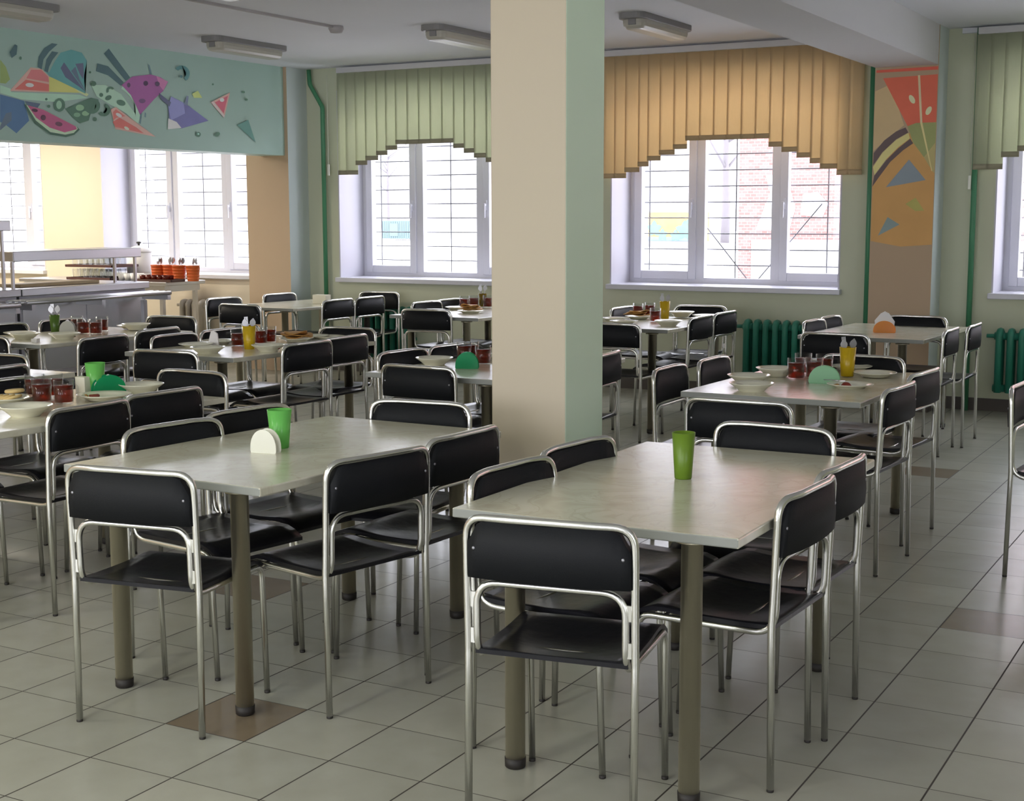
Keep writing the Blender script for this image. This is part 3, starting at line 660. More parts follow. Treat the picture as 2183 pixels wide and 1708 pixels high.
    ((0.85, 0.85, 0.85), [(6.467, 2.317), (6.478, 2.413), (6.583, 2.388), (6.645, 2.338)]),
    ((0.168, 0.184, 0.304), [(6.369, 2.627), (6.518, 2.555), (6.498, 2.517), (6.393, 2.571)]),
    ((0.28, 0.335, 0.5), [(6.682, 2.549), (6.727, 2.627), (6.751, 2.623), (6.734, 2.54)]),
    ((0.153, 0.358, 0.371), [(6.588, 2.855), (6.614, 2.872), (6.646, 2.883), (6.679, 2.888), (6.712, 2.886), (6.741, 2.876), (6.762, 2.86), (6.774, 2.84), (6.775, 2.818), (6.765, 2.795), (6.746, 2.774), (6.718, 2.757), (6.696, 2.783), (6.71, 2.793), (6.721, 2.804), (6.726, 2.817), (6.726, 2.829), (6.719, 2.84), (6.708, 2.849), (6.692, 2.854), (6.674, 2.856), (6.655, 2.853), (6.638, 2.847), (6.624, 2.837)]),
    ((0.146, 0.303, 0.325), [(6.679, 2.792), (6.677, 2.786), (6.672, 2.781), (6.664, 2.778), (6.656, 2.778), (6.649, 2.78), (6.644, 2.783), (6.642, 2.789), (6.644, 2.794), (6.65, 2.799), (6.657, 2.802), (6.665, 2.803), (6.673, 2.801), (6.678, 2.797)]),
    ((0.748, 0.85, 0.32), [(6.799, 2.649), (6.876, 2.682), (6.931, 2.622), (6.82, 2.615)]),
    ((0.85, 0.541, 0.472), [(7.045, 2.589), (7.32, 2.697), (7.226, 2.458)]),
    ((0.821, 0.209, 0.284), [(7.103, 2.593), (7.289, 2.666), (7.222, 2.5)]),
    ((0.85, 0.717, 0.702), [(7.049, 2.59), (7.084, 2.6), (7.233, 2.481), (7.226, 2.459)]),
    ((0.85, 0.85, 0.837), [(7.235, 2.624), (7.232, 2.616), (7.222, 2.609), (7.209, 2.604), (7.195, 2.604), (7.183, 2.606), (7.174, 2.612), (7.171, 2.62), (7.175, 2.628), (7.184, 2.634), (7.197, 2.639), (7.211, 2.64), (7.224, 2.637), (7.232, 2.631)]),
    ((0.168, 0.369, 0.325), [(7.405, 2.403), (7.573, 2.461), (7.673, 2.255)]),
    ((0.139, 0.272, 0.201), [(7.095, 2.755), (7.093, 2.751), (7.09, 2.748), (7.084, 2.746), (7.078, 2.745), (7.072, 2.746), (7.069, 2.749), (7.068, 2.753), (7.069, 2.757), (7.073, 2.76), (7.079, 2.763), (7.085, 2.763), (7.09, 2.762), (7.094, 2.759)]),
    ((0.139, 0.272, 0.201), [(7.535, 2.716), (7.533, 2.712), (7.526, 2.707), (7.516, 2.705), (7.505, 2.704), (7.495, 2.705), (7.488, 2.708), (7.486, 2.713), (7.488, 2.718), (7.496, 2.722), (7.506, 2.724), (7.517, 2.725), (7.526, 2.724), (7.533, 2.721)]),
    ((0.139, 0.272, 0.201), [(7.574, 2.649), (7.572, 2.644), (7.564, 2.64), (7.554, 2.638), (7.543, 2.637), (7.533, 2.638), (7.527, 2.641), (7.524, 2.646), (7.527, 2.651), (7.534, 2.655), (7.544, 2.657), (7.555, 2.658), (7.565, 2.657), (7.572, 2.654)]),
    ((0.139, 0.272, 0.201), [(6.896, 2.293), (6.892, 2.283), (6.883, 2.274), (6.87, 2.269), (6.855, 2.269), (6.843, 2.273), (6.834, 2.28), (6.831, 2.29), (6.835, 2.3), (6.844, 2.308), (6.857, 2.313), (6.872, 2.314), (6.885, 2.31), (6.893, 2.303)]),
    ((0.509, 0.806, 0.702), [(6.877, 2.296), (6.876, 2.292), (6.872, 2.289), (6.866, 2.287), (6.86, 2.286), (6.855, 2.288), (6.852, 2.291), (6.85, 2.295), (6.852, 2.299), (6.856, 2.302), (6.861, 2.304), (6.867, 2.304), (6.872, 2.303), (6.876, 2.3)]),
    ((0.139, 0.272, 0.201), [(7.157, 2.32), (7.16, 2.312), (7.156, 2.302), (7.146, 2.293), (7.131, 2.286), (7.115, 2.282), (7.1, 2.283), (7.091, 2.287), (7.087, 2.295), (7.091, 2.305), (7.102, 2.314), (7.117, 2.321), (7.133, 2.325), (7.147, 2.324)]),
    ((0.12, 0.217, 0.245), [(4.732, 2.817), (4.786, 2.884), (4.811, 2.876), (4.798, 2.807), (4.747, 2.775)])
]
PIERART = [
    ((0.72, 0.407, 0.141), [(0.005, 1.79), (0.144, 2.05), (0.312, 2.218), (0.485, 2.269), (0.485, 1.323), (0.242, 1.306), (0.005, 1.348)]),
    ((0.72, 0.54, 0.296), [(0.005, 2.517), (0.127, 2.569), (0.239, 2.249), (0.069, 2.11), (0.005, 2.053)]),
    ((0.85, 0.161, 0.106), [(0.01, 2.68), (0.485, 2.688), (0.485, 2.662), (0.01, 2.66)]),
    ((0.85, 0.182, 0.106), [(0.064, 2.616), (0.485, 2.627), (0.485, 2.264), (0.331, 2.263), (0.267, 2.24)]),
    ((0.85, 0.72, 0.461), [(0.333, 2.626), (0.35, 2.627), (0.38, 2.265), (0.363, 2.264)]),
    ((0.85, 0.85, 0.54), [(0.311, 2.454), (0.318, 2.439), (0.319, 2.425), (0.316, 2.415), (0.309, 2.412), (0.298, 2.414), (0.287, 2.423), (0.277, 2.436), (0.271, 2.451), (0.269, 2.465), (0.272, 2.475), (0.28, 2.479), (0.29, 2.476), (0.302, 2.467)]),
    ((0.85, 0.85, 0.54), [(0.442, 2.344), (0.433, 2.331), (0.423, 2.323), (0.413, 2.321), (0.405, 2.326), (0.401, 2.336), (0.402, 2.349), (0.407, 2.364), (0.416, 2.376), (0.426, 2.384), (0.436, 2.386), (0.444, 2.382), (0.448, 2.372), (0.447, 2.358)]),
    ((0.39, 0.425, 0.171), [(0.267, 2.24), (0.331, 2.263), (0.485, 2.264), (0.485, 2.103), (0.401, 1.999), (0.313, 2.115)]),
    ((0.582, 0.5, 0.216), [(0.401, 1.999), (0.485, 2.11), (0.485, 1.876), (0.469, 1.892)]),
    ((0.85, 0.744, 0.357), [(0.363, 2.264), (0.38, 2.265), (0.469, 1.892), (0.462, 1.892)]),
    ((0.161, 0.114, 0.114), [(0.006, 1.942), (0.008, 2.039), (0.089, 2.136), (0.18, 2.203), (0.252, 2.231), (0.274, 2.192), (0.182, 2.142), (0.077, 2.045)]),
    ((0.85, 0.769, 0.325), [(0.006, 1.93), (0.077, 2.041), (0.182, 2.138), (0.276, 2.189), (0.288, 2.146), (0.199, 2.08), (0.11, 1.99), (0.02, 1.868)]),
    ((0.161, 0.114, 0.114), [(0.005, 1.776), (0.018, 1.861), (0.11, 1.982), (0.2, 2.072), (0.291, 2.144), (0.315, 2.108), (0.239, 2.056), (0.141, 1.967), (0.052, 1.845)]),
    ((0.296, 0.357, 0.407), [(0.113, 1.771), (0.287, 1.983), (0.421, 1.823)]),
    ((0.296, 0.39, 0.39), [(0.062, 1.39), (0.134, 1.537), (0.23, 1.479)]),
    ((0.54, 0.5, 0.141), [(0.271, 1.639), (0.348, 1.688), (0.418, 1.586), (0.349, 1.584)])
]
_mc = {}
def paint(c):
    k = tuple(round(v, 3) for v in c)
    if k not in _mc: _mc[k] = mat('wall_paint_%d' % len(_mc), k, 0.6, var=0.10, scale=5)
    return _mc[k]
def painting(name, label, shapes, plane, pos, step):
    bm = bmesh.new(); mats = []
    for i, (col, pts) in enumerate(shapes):
        pm = paint(col)
        if pm not in mats: mats.append(pm)
        d = pos + step * (0.0012 + 0.00012 * i)
        vs = [bm.verts.new((d, p[0], p[1]) if plane == 'x' else (p[0], d, p[1])) for p in pts]
        f = bm.faces.new(vs); f.material_index = mats.index(pm)
    bmesh.ops.triangulate(bm, faces=bm.faces[:])
    me = bpy.data.meshes.new(name); bm.to_mesh(me); bm.free()
    for k in mats: me.materials.append(k)
    o = link(bpy.data.objects.new(name, me)); tag(o, label, 'wall painting'); return o
painting('fruit_mural', 'abstract fruit mural with watermelon slices above the serving hatch', MURAL, 'x', XL, 1)
painting('fruit_mural', 'painted red fruit wedge and dark arcs on the peach pier', PIERART, 'y', 8.13, -1)

# ------------------------------------------------------------------ tables
TW, TL, TH, TT = 0.838, 1.417, 0.75, 0.027
def make_table():
    root = empty('dining_table'); tag(root, 'x', 'table', 'cream laminate canteen tables')
    bm = box(-TW / 2, TW / 2, -TL / 2, TL / 2, -TT, 0, 0.004, 2)
    for f in bm.faces:
        f.normal_update()
        if abs(f.normal.y) > 0.9: f.material_index = 1      # shade put into the colour of the two short edges
    obj('tabletop', bm, [M['laminate'], M['edge']], root, loc=(0, 0, TH))
    for sx in (-1, 1):
        for sy in (-1, 1):
            c = (sx * (TW / 2 - 0.155), sy * (TL / 2 - 0.083), 0)
            lg = obj('leg', lathe([(0, 0.03), (0.029, 0.03), (0.029, TH - TT - 0.006), (0.045, TH - TT - 0.006), (0.045, TH - TT), (0.03, TH - TT), (0.03, TH - TT + 0.012), (0, TH - TT + 0.012)], 20, c=c), M['leg'], root)
            obj('foot_cap', lathe([(0, 0), (0.026, 0), (0.030, 0.004), (0.031, 0.03), (0, 0.032)], 20, c=c), M['rubber'], lg)
    return root
TABLES = [
    ('A', 1.376, 0.852, 0.019, 'cream table front right with only an olive cup on it'),
    ('B', -0.086, 0.820, -0.024, 'cream table front left with a lime cup and white napkin holder'),
    ('C', 0.960, 3.570, 0.000, 'table laid with bowls around a mint napkin holder, right of pillar'),
    ('K', 0.500, 6.760, 0.000, 'bare table with an orange napkin holder near the peach pier'),
    ('J', -1.270, 6.740, 0.000, 'laid table under the orange blind with a yellow cup'),
    ('D', -0.790, 3.550, 0.000, 'table partly hidden behind the cream pillar with an emerald napkin holder'),
    ('I', -3.020, 7.090, 0.000, 'laid table under the left green blind with a pancake stack'),
    ('H', -5.020, 7.330, 0.000, 'bare table in the back left corner with a cream napkin box'),
    ('F', -2.700, 3.780, 0.000, 'laid table at mid left with a yellow cup and white napkin'),
    ('G', -4.330, 3.860, 0.000, 'laid table beside the serving counter with a dark green cup'),
    ('E', -1.680, 1.090, 0.000, 'laid table at the left edge with bread and a lime cup'),
    ('M', -3.070, 1.520, 0.000, 'half hidden bare table at the left edge behind the bread table')
]
table0 = make_table()
TAB = {}
for i, (k, x, y, rz, lab) in enumerate(TABLES):
    t = table0 if i == 0 else dup(table0)
    t.location = (x, y, 0); t.rotation_euler = (0, 0, rz); t['label'] = lab; TAB[k] = t
    if k in 'AB':                                    # these two tops are tilted to catch more of the window reflection
        [c for c in t.children if c.name.startswith('tabletop')][0].rotation_euler = (math.radians(-0.65), 0, 0)

# ------------------------------------------------------------------ chairs
def make_chair():
    root = empty('canteen_chair'); tag(root, 'x', 'chair', 'black canteen chairs with chrome tube frames')
    W = 0.222; r = 0.0105
    # outer frame: rear legs running up into the back hoop
    hoop = fillet([(-W, -0.212, 0.008), (-W, -0.205, 0.46), (-W, -0.218, 0.812), (-W * 0.5, -0.240, 0.815), (W * 0.5, -0.240, 0.815), (W, -0.218, 0.812), (W, -0.205, 0.46), (W, -0.212, 0.008)],
                  [0.3, 0.062, 0.2, 0.2, 0.062, 0.3], 7)
    obj('back_hoop', tube(hoop, r, 10), M['chrome'], root)
    # inner frame: bar under the back, down to the seat, forward, and down as front legs
    w = 0.197; yb = -0.206; ri = 0.0098
    inner = fillet([(-w, 0.222, 0.008), (-w, 0.205, 0.437), (-w, yb, 0.437), (-w, yb - 0.004, 0.643), (w, yb - 0.004, 0.643), (w, yb, 0.437), (w, 0.205, 0.437), (w, 0.222, 0.008)],
                   [0.045, 0.07, 0.062, 0.062, 0.07, 0.045], 7)
    sf = obj('seat_frame', tube(inner, ri, 10), M['chrome'], root)
    bm = bmesh.new()
    for s in (-1, 1):
        for z in (0.50, 0.595):
            add_box(bm, *sorted((s * w, s * W)), -0.2115, -0.2045, z - 0.020, z + 0.020)
    add_tube(bm, [(-w, -0.08, 0.437), (w, -0.08, 0.437)], 0.007, 6); add_tube(bm, [(-w, 0.13, 0.437), (w, 0.13, 0.437)], 0.007, 6)
    obj('weld_bracket', bm, M['chrome'], sf)
    for fx, fy in ((-W, -0.212), (W, -0.212), (-w, 0.222), (w, 0.222)):
        obj('foot_cap', lathe([(0, 0), (0.0098, 0), (0.0102, 0.002), (0.0102, 0.009), (0, 0.0095)], 10, c=(fx, fy, 0)), M['rubber'], root)
    # seat: padded sheet dipping in the middle with a waterfall front edge
    bm = bmesh.new(); nx, ny = 10, 12; top = []; bot = []
    for j in range(ny + 1):
        v = j / ny; row = []; rb = []
        for i in range(nx + 1):
            u = i / nx * 2 - 1
            y = -0.205 + 0.44 * v; x = u * (0.203 - 0.006 * v)
            dip = -0.020 * (1 - u * u) * math.sin(PI * min(1, v * 1.15) ** 0.9) if v < 0.87 else 0
            front = -0.030 * max(0, (v - 0.80) / 0.20) ** 2
            rise = 0.010 * max(0, 1 - abs(v - 0.78) / 0.25) * (1 - 0.3 * u * u)
            rear = 0.004 * max(0, 1 - v / 0.2)
            z = 0.459 + dip + front + rise + rear
            row.append(bm.verts.new((x, y, z))); rb.append(bm.verts.new((x, y, z - 0.012)))
        top.append(row); bot.append(rb)
    for j in range(ny):
        for i in range(nx):
            bm.faces.new((top[j][i], top[j][i + 1], top[j + 1][i + 1], top[j + 1][i])).smooth = True
            bm.faces.new((bot[j][i], bot[j + 1][i], bot[j + 1][i + 1], bot[j][i + 1])).smooth = True
    for j in range(ny):
        bm.faces.new((top[j][0], top[j + 1][0], bot[j + 1][0], bot[j][0])); bm.faces.new((top[j][nx], bot[j][nx], bot[j + 1][nx], top[j + 1][nx]))
    for i in range(nx):
        bm.faces.new((top[0][i], bot[0][i], bot[0][i + 1], top[0][i + 1])); bm.faces.new((top[ny][i], top[ny][i + 1], bot[ny][i + 1], bot[ny][i]))
    obj('seat', bm, M['vinyl'], root)
    # padded backrest inside the hoop
    bm = bmesh.new(); n = 16; z0, z1 = 0.657, 0.806; hw = 0.214; rc = 0.058; cols = []
    for i in range(n + 1):
        x = -hw + 2 * hw * i / n; d = hw - abs(x)
        zt = z1 - (rc - math.sqrt(max(0, rc * rc - (rc - min(d, rc)) ** 2)))
        yc = -0.217 - 0.020 * (1 - (x / hw) ** 2)
        th = 0.011
        cols.append([bm.verts.new((x, yc - th, z0)), bm.verts.new((x, yc - th - 0.003, (z0 + zt) / 2)), bm.verts.new((x, yc - th, zt)), bm.verts.new((x, yc + th, zt)), bm.verts.new((x, yc + th + 0.003, (z0 + zt) / 2)), bm.verts.new((x, yc + th, z0))])
    for i in range(n):
        a, c = cols[i], cols[i + 1]
        for k in range(6):
            f = bm.faces.new((a[k], a[(k + 1) % 6], c[(k + 1) % 6], c[k])); f.smooth = k in (0, 1, 3, 4)
    bm.faces.new(cols[0]); bm.faces.new(list(reversed(cols[-1])))
    br = obj('backrest', bm, M['pad'], root)
    for sx in (-1, 1):
        bm = lathe([(0, 0.0), (0.005, 0.0), (0.004, 0.003), (0, 0.004)], 8)
        for v in bm.verts: v.co = Vector((sx * 0.196 + v.co.x, -0.232 - v.co.z, 0.735 + v.co.y))
        obj('screw', bm, M['steel_dark'], br)
    return root
CHAIRS = [
    (-0.064, 0.132, 0.157, 'black chair seen from behind at near end of the front left table'),
    (-0.318, 0.627, -1.728, 'nearer black chair on the left side of the front left table'),
    (-0.334, 1.072, -1.710, 'farther black chair on the left side of the front left table'),
    (-0.046, 1.372, 3.246, 'black chair at the far end of the front left table'),
    (0.261, 0.546, 1.361, 'nearer black chair on the right side of the front left table'),
    (0.267, 1.020, 1.518, 'farther black chair on the right side of the front left table'),
    (1.375, 0.095, 0.157, 'black chair seen from behind at near end of the front right table'),
    (1.178, 0.485, -1.673, 'nearer black chair on the left side of the front right table'),
    (1.171, 0.941, -1.690, 'farther black chair on the left side of the front right table'),
    (1.388, 1.420, 3.089, 'black chair at the far end of the front right table'),
    (1.621, 0.631, 1.528, 'nearer black chair on the right side of the front right table'),
    (1.600, 1.040, 1.523, 'farther black chair on the right side of the front right table'),
    (1.036, 2.477, 0.018, 'black chair seen from behind at near end of the table with mint napkin holder'),
    (0.538, 3.275, -1.558, 'nearer black chair on the left side of the table with mint napkin holder'),
    (0.579, 3.764, -1.577, 'farther black chair on the left side of the table with mint napkin holder'),
    (0.997, 4.041, 3.092, 'black chair at the far end of the table with mint napkin holder'),
    (1.275, 3.082, 1.501, 'nearer black chair on the right side of the table with mint napkin holder'),
    (1.241, 3.713, 1.472, 'farther black chair on the right side of the table with mint napkin holder'),
    (0.486, 5.807, -0.070, 'black chair seen from behind at near end of the bare table with orange napkin holder'),
    (0.564, 7.101, 3.095, 'black chair at the far end of the bare table with orange napkin holder'),
    (0.820, 6.285, 1.575, 'nearer black chair on the right side of the bare table with orange napkin holder'),
    (0.879, 6.735, 1.573, 'farther black chair on the right side of the bare table with orange napkin holder'),
    (2.192, 3.318, -1.641, 'lone black chair cut off by the right edge of the picture'),
    (-1.123, 5.900, -0.020, 'black chair seen from behind at near end of the back table under the orange blind'),
    (-1.039, 6.585, 1.552, 'nearer black chair on the right side of the back table under the orange blind'),
    (-1.044, 7.109, 1.541, 'farther black chair on the right side of the back table under the orange blind'),
    (-1.242, 7.468, 3.211, 'black chair at the far end of the back table under the orange blind'),
    (-1.522, 7.216, -1.605, 'nearer black chair on the left side of the back table under the orange blind'),
    (-0.810, 2.963, -0.045, 'black chair seen from behind at near end of the table behind the cream pillar'),
    (-1.096, 3.339, -1.653, 'nearer black chair on the left side of the table behind the cream pillar'),
    (-1.044, 3.779, -1.710, 'farther black chair on the left side of the table behind the cream pillar'),
    (-0.482, 3.743, 1.623, 'farther black chair on the right side of the table behind the cream pillar'),
    (-3.052, 6.527, 0.070, 'black chair seen from behind at near end of the back table under the green blind'),
    (-3.323, 7.101, -1.625, 'nearer black chair on the left side of the back table under the green blind'),
    (-3.323, 7.494, -1.595, 'farther black chair on the left side of the back table under the green blind'),
    (-4.784, 6.353, -0.003, 'black chair seen from behind at near end of the bare back left table'),
    (-5.284, 6.755, -1.658, 'nearer black chair on the left side of the bare back left table'),
    (-5.264, 7.532, -1.676, 'farther black chair on the left side of the bare back left table'),
    (-4.660, 7.068, 1.541, 'nearer black chair on the right side of the bare back left table'),
    (-4.628, 7.517, 1.541, 'farther black chair on the right side of the bare back left table'),
    (-4.762, 7.982, 3.211, 'black chair at the far end of the bare back left table'),
    (-2.522, 2.978, 0.065, 'black chair seen from behind at near end of the mid left table with yellow cup'),
    (-2.963, 3.584, -1.536, 'nearer black chair on the left side of the mid left table with yellow cup'),
    (-2.954, 4.030, -1.639, 'farther black chair on the left side of the mid left table with yellow cup'),
    (-2.513, 4.299, 3.180, 'black chair at the far end of the mid left table with yellow cup'),
    (-2.339, 3.567, 1.514, 'nearer black chair on the right side of the mid left table with yellow cup'),
    (-2.380, 4.007, 1.547, 'farther black chair on the right side of the mid left table with yellow cup'),
    (-4.216, 3.183, 0.028, 'black chair seen from behind at near end of the table beside the serving counter'),
    (-4.624, 3.640, -1.667, 'nearer black chair on the left side of the table beside the serving counter'),
    (-4.603, 4.204, -1.566, 'farther black chair on the left side of the table beside the serving counter'),
    (-4.272, 4.547, 3.246, 'black chair at the far end of the table beside the serving counter'),
    (-3.712, 3.268, 1.623, 'nearer black chair on the right side of the table beside the serving counter'),
    (-3.825, 3.873, 1.623, 'farther black chair on the right side of the table beside the serving counter'),
    (-1.963, 1.316, -1.574, 'farther black chair on the left side of the left edge table with bread'),
    (-1.655, 1.794, 3.103, 'black chair at the far end of the left edge table with bread'),
    (-1.429, 0.913, 1.587, 'nearer black chair on the right side of the left edge table with bread'),
    (-1.464, 1.400, 1.498, 'farther black chair on the right side of the left edge table with bread'),
    (-2.870, 1.687, 1.641, 'farther black chair on the right side of the half hidden table at left edge'),
    (0.257, 6.559, -1.623, 'nearer black chair on the left side of the bare table with orange napkin holder'),
    (0.257, 6.971, -1.623, 'farther black chair on the left side of the bare table with orange napkin holder'),
    (-0.497, 3.120, 1.571, 'nearer black chair on the right side of the table behind the cream pillar'),
    (-1.983, 0.740, -1.571, 'nearer black chair on the left side of the left edge table with bread'),
    (-3.145, 1.940, 3.194, 'black chair at the far end of the half hidden table at left edge')
]
chair0 = make_chair()
for i, (x, y, rz, lab) in enumerate(CHAIRS):
    c = chair0 if i == 0 else dup(chair0)
    c.location = (x, y, 0); c.rotation_euler = (0, 0, rz); c['label'] = lab

# ------------------------------------------------------------------ tableware
def cup_mesh(r0, r1, h, t=0.002):
    return lathe([(0, 0), (r0 * 0.93, 0), (r0, 0.003), (r1, h), (r1 - t, h), (r0 - t, 0.006), (0, 0.006)], 28)
def cup(label, x, y, r0, r1, h, m, z=TH):
    o = obj('plastic_cup', cup_mesh(r0, r1, h), m, loc=(x, y, z)); tag(o, label, 'cup', 'plastic cups on the tables'); return o
def half_disc(w, h, n=14, flat=0.0):
    pts = [(-w / 2 * 0.94, 0), (w / 2 * 0.94, 0)]
    for k in range(n + 1):
        a = PI * k / n
        pts.append((w / 2 * math.cos(a), 0.012 + (h - 0.012) * math.sin(a) ** 0.85))
    return pts
def napkin_holder(label, x, y, rz, w, h, m, gap=0.034, napkins=None, nlabel=None, spread=0.0, z=TH):
    root = empty('napkin_holder', (x, y, z), rz); tag(root, label, 'napkin holder', 'napkin holders on the tables')
    obj('base', box(-w / 2 * 0.93, w / 2 * 0.93, -gap / 2 - 0.003, gap / 2 + 0.003, 0, 0.006, 0.002), m, root)
    for s in (-1, 1):
        a = s * gap / 2
        obj('side_plate', prism(half_disc(w, h), 'y', a - 0.0016, a + 0.0016), m, root)
    if napkins:
        n = empty('paper_napkins', (x, y, z + 0.0065), rz); tag(n, nlabel, 'napkins', 'paper napkins in the holders')
        bm = bmesh.new(); hw = w * 0.40
        for k in range(5):
            yy = (k - 2) * gap * 0.15; sp = spread * (k - 2)
            zt = napkins - 0.006 * abs(k - 2)
            add_prism(bm, [(-hw, 0), (hw, 0), (hw + sp * 0.3, zt * 0.55), (sp, zt), (-hw + sp * 0.3, zt * 0.6)], 'y', yy - 0.0012, yy + 0.0012)
        o = obj('folded_sheets', bm, M['paper'], n)
    return root
def wavy_disc(r, t, seed):
    bm = lathe([(0, 0), (r * 0.6, 0), (r, 0.001), (r, t), (r * 0.6, t), (0, t)], 28); rn = random.Random(seed)
    a, b_, c_ = rn.uniform(0, 6), rn.uniform(0, 6), rn.uniform(0.8, 1.15)
    for v in bm.verts:
        an = math.atan2(v.co.y, v.co.x); q = math.hypot(v.co.x, v.co.y) / r
        v.co.z += q * q * (0.006 * math.sin(2 * an + a) + 0.004 * math.sin(3 * an + b_) + 0.006)
        v.co.x *= c_ * (1 + 0.06 * math.sin(3 * an + a)); v.co.y *= (1 + 0.06 * math.sin(2 * an + b_))
    return bm
def dish(kind, label, x, y, s=1.0, z=TH):
    if kind == 'bowl':
        p = [(0, 0.002), (0.050, 0.002), (0.050, 0), (0.056, 0), (0.058, 0.005), (0.082, 0.026), (0.107, 0.043), (0.109, 0.046), (0.106, 0.047), (0.078, 0.032), (0.052, 0.010), (0, 0.008)]
    else:
        p = [(0, 0.002), (0.060, 0.002), (0.060, 0), (0.066, 0), (0.070, 0.004), (0.086, 0.013), (0.112, 0.022), (0.114, 0.025), (0.110, 0.0255), (0.084, 0.018), (0.066, 0.008), (0, 0.007)]
    o = obj('soup_bowl' if kind == 'bowl' else 'dinner_plate', lathe([(r * s, zz * s) for r, zz in p], 32), M['porcelain'], loc=(x, y, z))
    tag(o, label, 'bowl' if kind == 'bowl' else 'plate', 'cream porcelain dishes on the tables'); return o
def lump(name, label, cat, x, y, z, sx, sy, sz, m, seed=0, group=None):
    bm = bmesh.new(); bmesh.ops.create_icosphere(bm, subdivisions=3, radius=1.0)
    rn = random.Random(seed); k = [rn.uniform(2, 5) for _ in range(3)]; ph = [rn.uniform(0, 6) for _ in range(3)]
    for v in bm.verts:
        q = 1 + 0.16 * math.sin(k[0] * v.co.x + ph[0]) + 0.12 * math.sin(k[1] * v.co.y + ph[1]) + 0.10 * math.sin(k[2] * v.co.z + ph[2])
        v.co = Vector((v.co.x * sx * q, v.co.y * sy * q, max(-0.35, v.co.z * q) * sz + 0.35 * sz))
    o = obj(name, bm, m, smooth=True, loc=(x, y, z)); tag(o, label, cat, group); return o
def spoon_bm(L, tip=(0, 0, 1), fork=False):
    bm = bmesh.new()
    add_tube(bm, [(0, 0, 0), (0, 0, L * 0.70)], 0.0022, 6, r2=0.0032)
    if fork:
        add_box(bm, -0.010, 0.010, -0.001, 0.001, L * 0.70, L * 0.80)
        for k in range(4): add_box(bm, -0.0102 + k * 0.0058, -0.0072 + k * 0.0058, -0.001, 0.001, L * 0.79, L)
    else:
        n = 10; pts = [(0.018 * math.sin(PI * t / n) * (1 if s > 0 else -1), L * 0.70 + L * 0.3 * t / n) for s, rg in ((1, range(n + 1)), (-1, range(n - 1, 0, -1))) for t in rg]
        add_prism(bm, pts, 'y', -0.0012, 0.0012)
    return bm
def spoon(label, loc, rot, L=0.17, fork=False, group='steel cutlery'):
    o = obj('fork' if fork else 'spoon', spoon_bm(L, fork=fork), M['steel'], loc=loc); o.rotation_euler = rot
    tag(o, label, 'fork' if fork else 'spoon', group); return o
def make_mug():
    root = empty('glass_mug'); tag(root, 'x', 'mug', 'glass mugs of red tea')
    obj('body', lathe([(0, 0), (0.038, 0), (0.041, 0.004), (0.044, 0.104), (0.0415, 0.104), (0.0385, 0.008), (0, 0.008)], 24), M['glass'], root)
    obj('tea', lathe([(0, 0.0085), (0.0380, 0.0085), (0.0408, 0.080), (0, 0.080)], 24), M['tea'], root)
    obj('handle', tube(fillet([(0.041, 0, 0.084), (0.072, 0, 0.084), (0.072, 0, 0.024), (0.040, 0, 0.024)], [0.02, 0.02]), 0.0042, 8), M['glass'], root)
    return root
mug0 = [None]
def mug(label, x, y, rz):
    if mug0[0] is None: mug0[0] = make_mug(); o = mug0[0]
    else: o = dup(mug0[0])
    o.location = (x, y, TH); o.rotation_euler = (0, 0, rz); o['label'] = label; return o

cup('olive plastic cup standing alone on the front right table', 1.356, 0.893, 0.0270, 0.0365, 0.146, M['olive_cup'])
cup('lime green plastic cup on the front left table', -0.124, 0.758, 0.031, 0.0435, 0.138, M['lime'])
napkin_holder('white fan shaped napkin holder beside the lime cup on the front left table', -0.099, 0.647, 0.15, 0.102, 0.085, M['white_pl'])
dish('bowl', 'cream bowl nearest the camera at the left of the mint napkin holder table', 0.819, 3.047, 0.96)
dish('bowl', 'cream bowl just behind the nearest bowl on the mint napkin holder table', 0.697, 3.352, 0.96)
dish('bowl', 'cream bowl farthest back at the left on the mint napkin holder table', 0.713, 3.722, 0.96)
dish('plate', 'cream plate with meat scraps beside the mint napkin holder', 1.182, 3.399, 0.96)
dish('plate', 'empty cream plate right of the yellow cup on the mint napkin holder table', 1.159, 3.934, 0.96)
dish('plate', 'cream plate at the far end behind the yellow cup, mint napkin holder table', 0.971, 4.177, 0.96)
dish('plate', 'cream plate with a red scrap on the left edge table with bread', -1.649, 1.434, 1.06)
dish('bowl', 'cream bowl in front of the tea mugs at the left edge', -1.543, 0.889, 1.02)
dish('bowl', 'cream bowl right of the emerald napkin holder, left edge table with bread', -1.667, 1.689, 0.96)
dish('plate', 'cream dish behind the front bowl on the mid left table', -2.993, 3.562, 0.96)
dish('bowl', 'cream bowl at the near left corner of the mid left table', -2.627, 3.252, 0.96)
dish('plate', 'cream plate left of the tea mugs on the mid left table', -3.019, 3.802, 0.96)
dish('bowl', 'cream bowl right of the yellow cup on the mid left table', -2.397, 3.534, 0.96)
dish('plate', 'cream plate at the far end of the mid left table', -2.707, 4.392, 0.96)
dish('plate', 'cream plate at the far right corner of the mid left table', -2.582, 4.388, 0.96)
dish('plate', 'cream plate at the left of the table beside the serving counter', -4.653, 3.656, 0.96)
dish('bowl', 'cream bowl with a white napkin near it beside the serving counter', -4.371, 3.440, 0.96)
dish('bowl', 'cream bowl in front of the grey napkin holder by the serving counter', -4.132, 3.565, 0.96)
dish('plate', 'cream plate at the far end of the table beside the serving counter', -4.401, 4.470, 0.96)
dish('bowl', 'cream bowl at the far right corner of the table beside the serving counter', -4.284, 4.386, 0.96)
dish('plate', 'cream plate at the left of the back table under the green blind', -3.337, 6.880, 0.96)
dish('plate', 'cream plate behind the pancakes on the back table under green blind', -3.337, 7.283, 0.96)
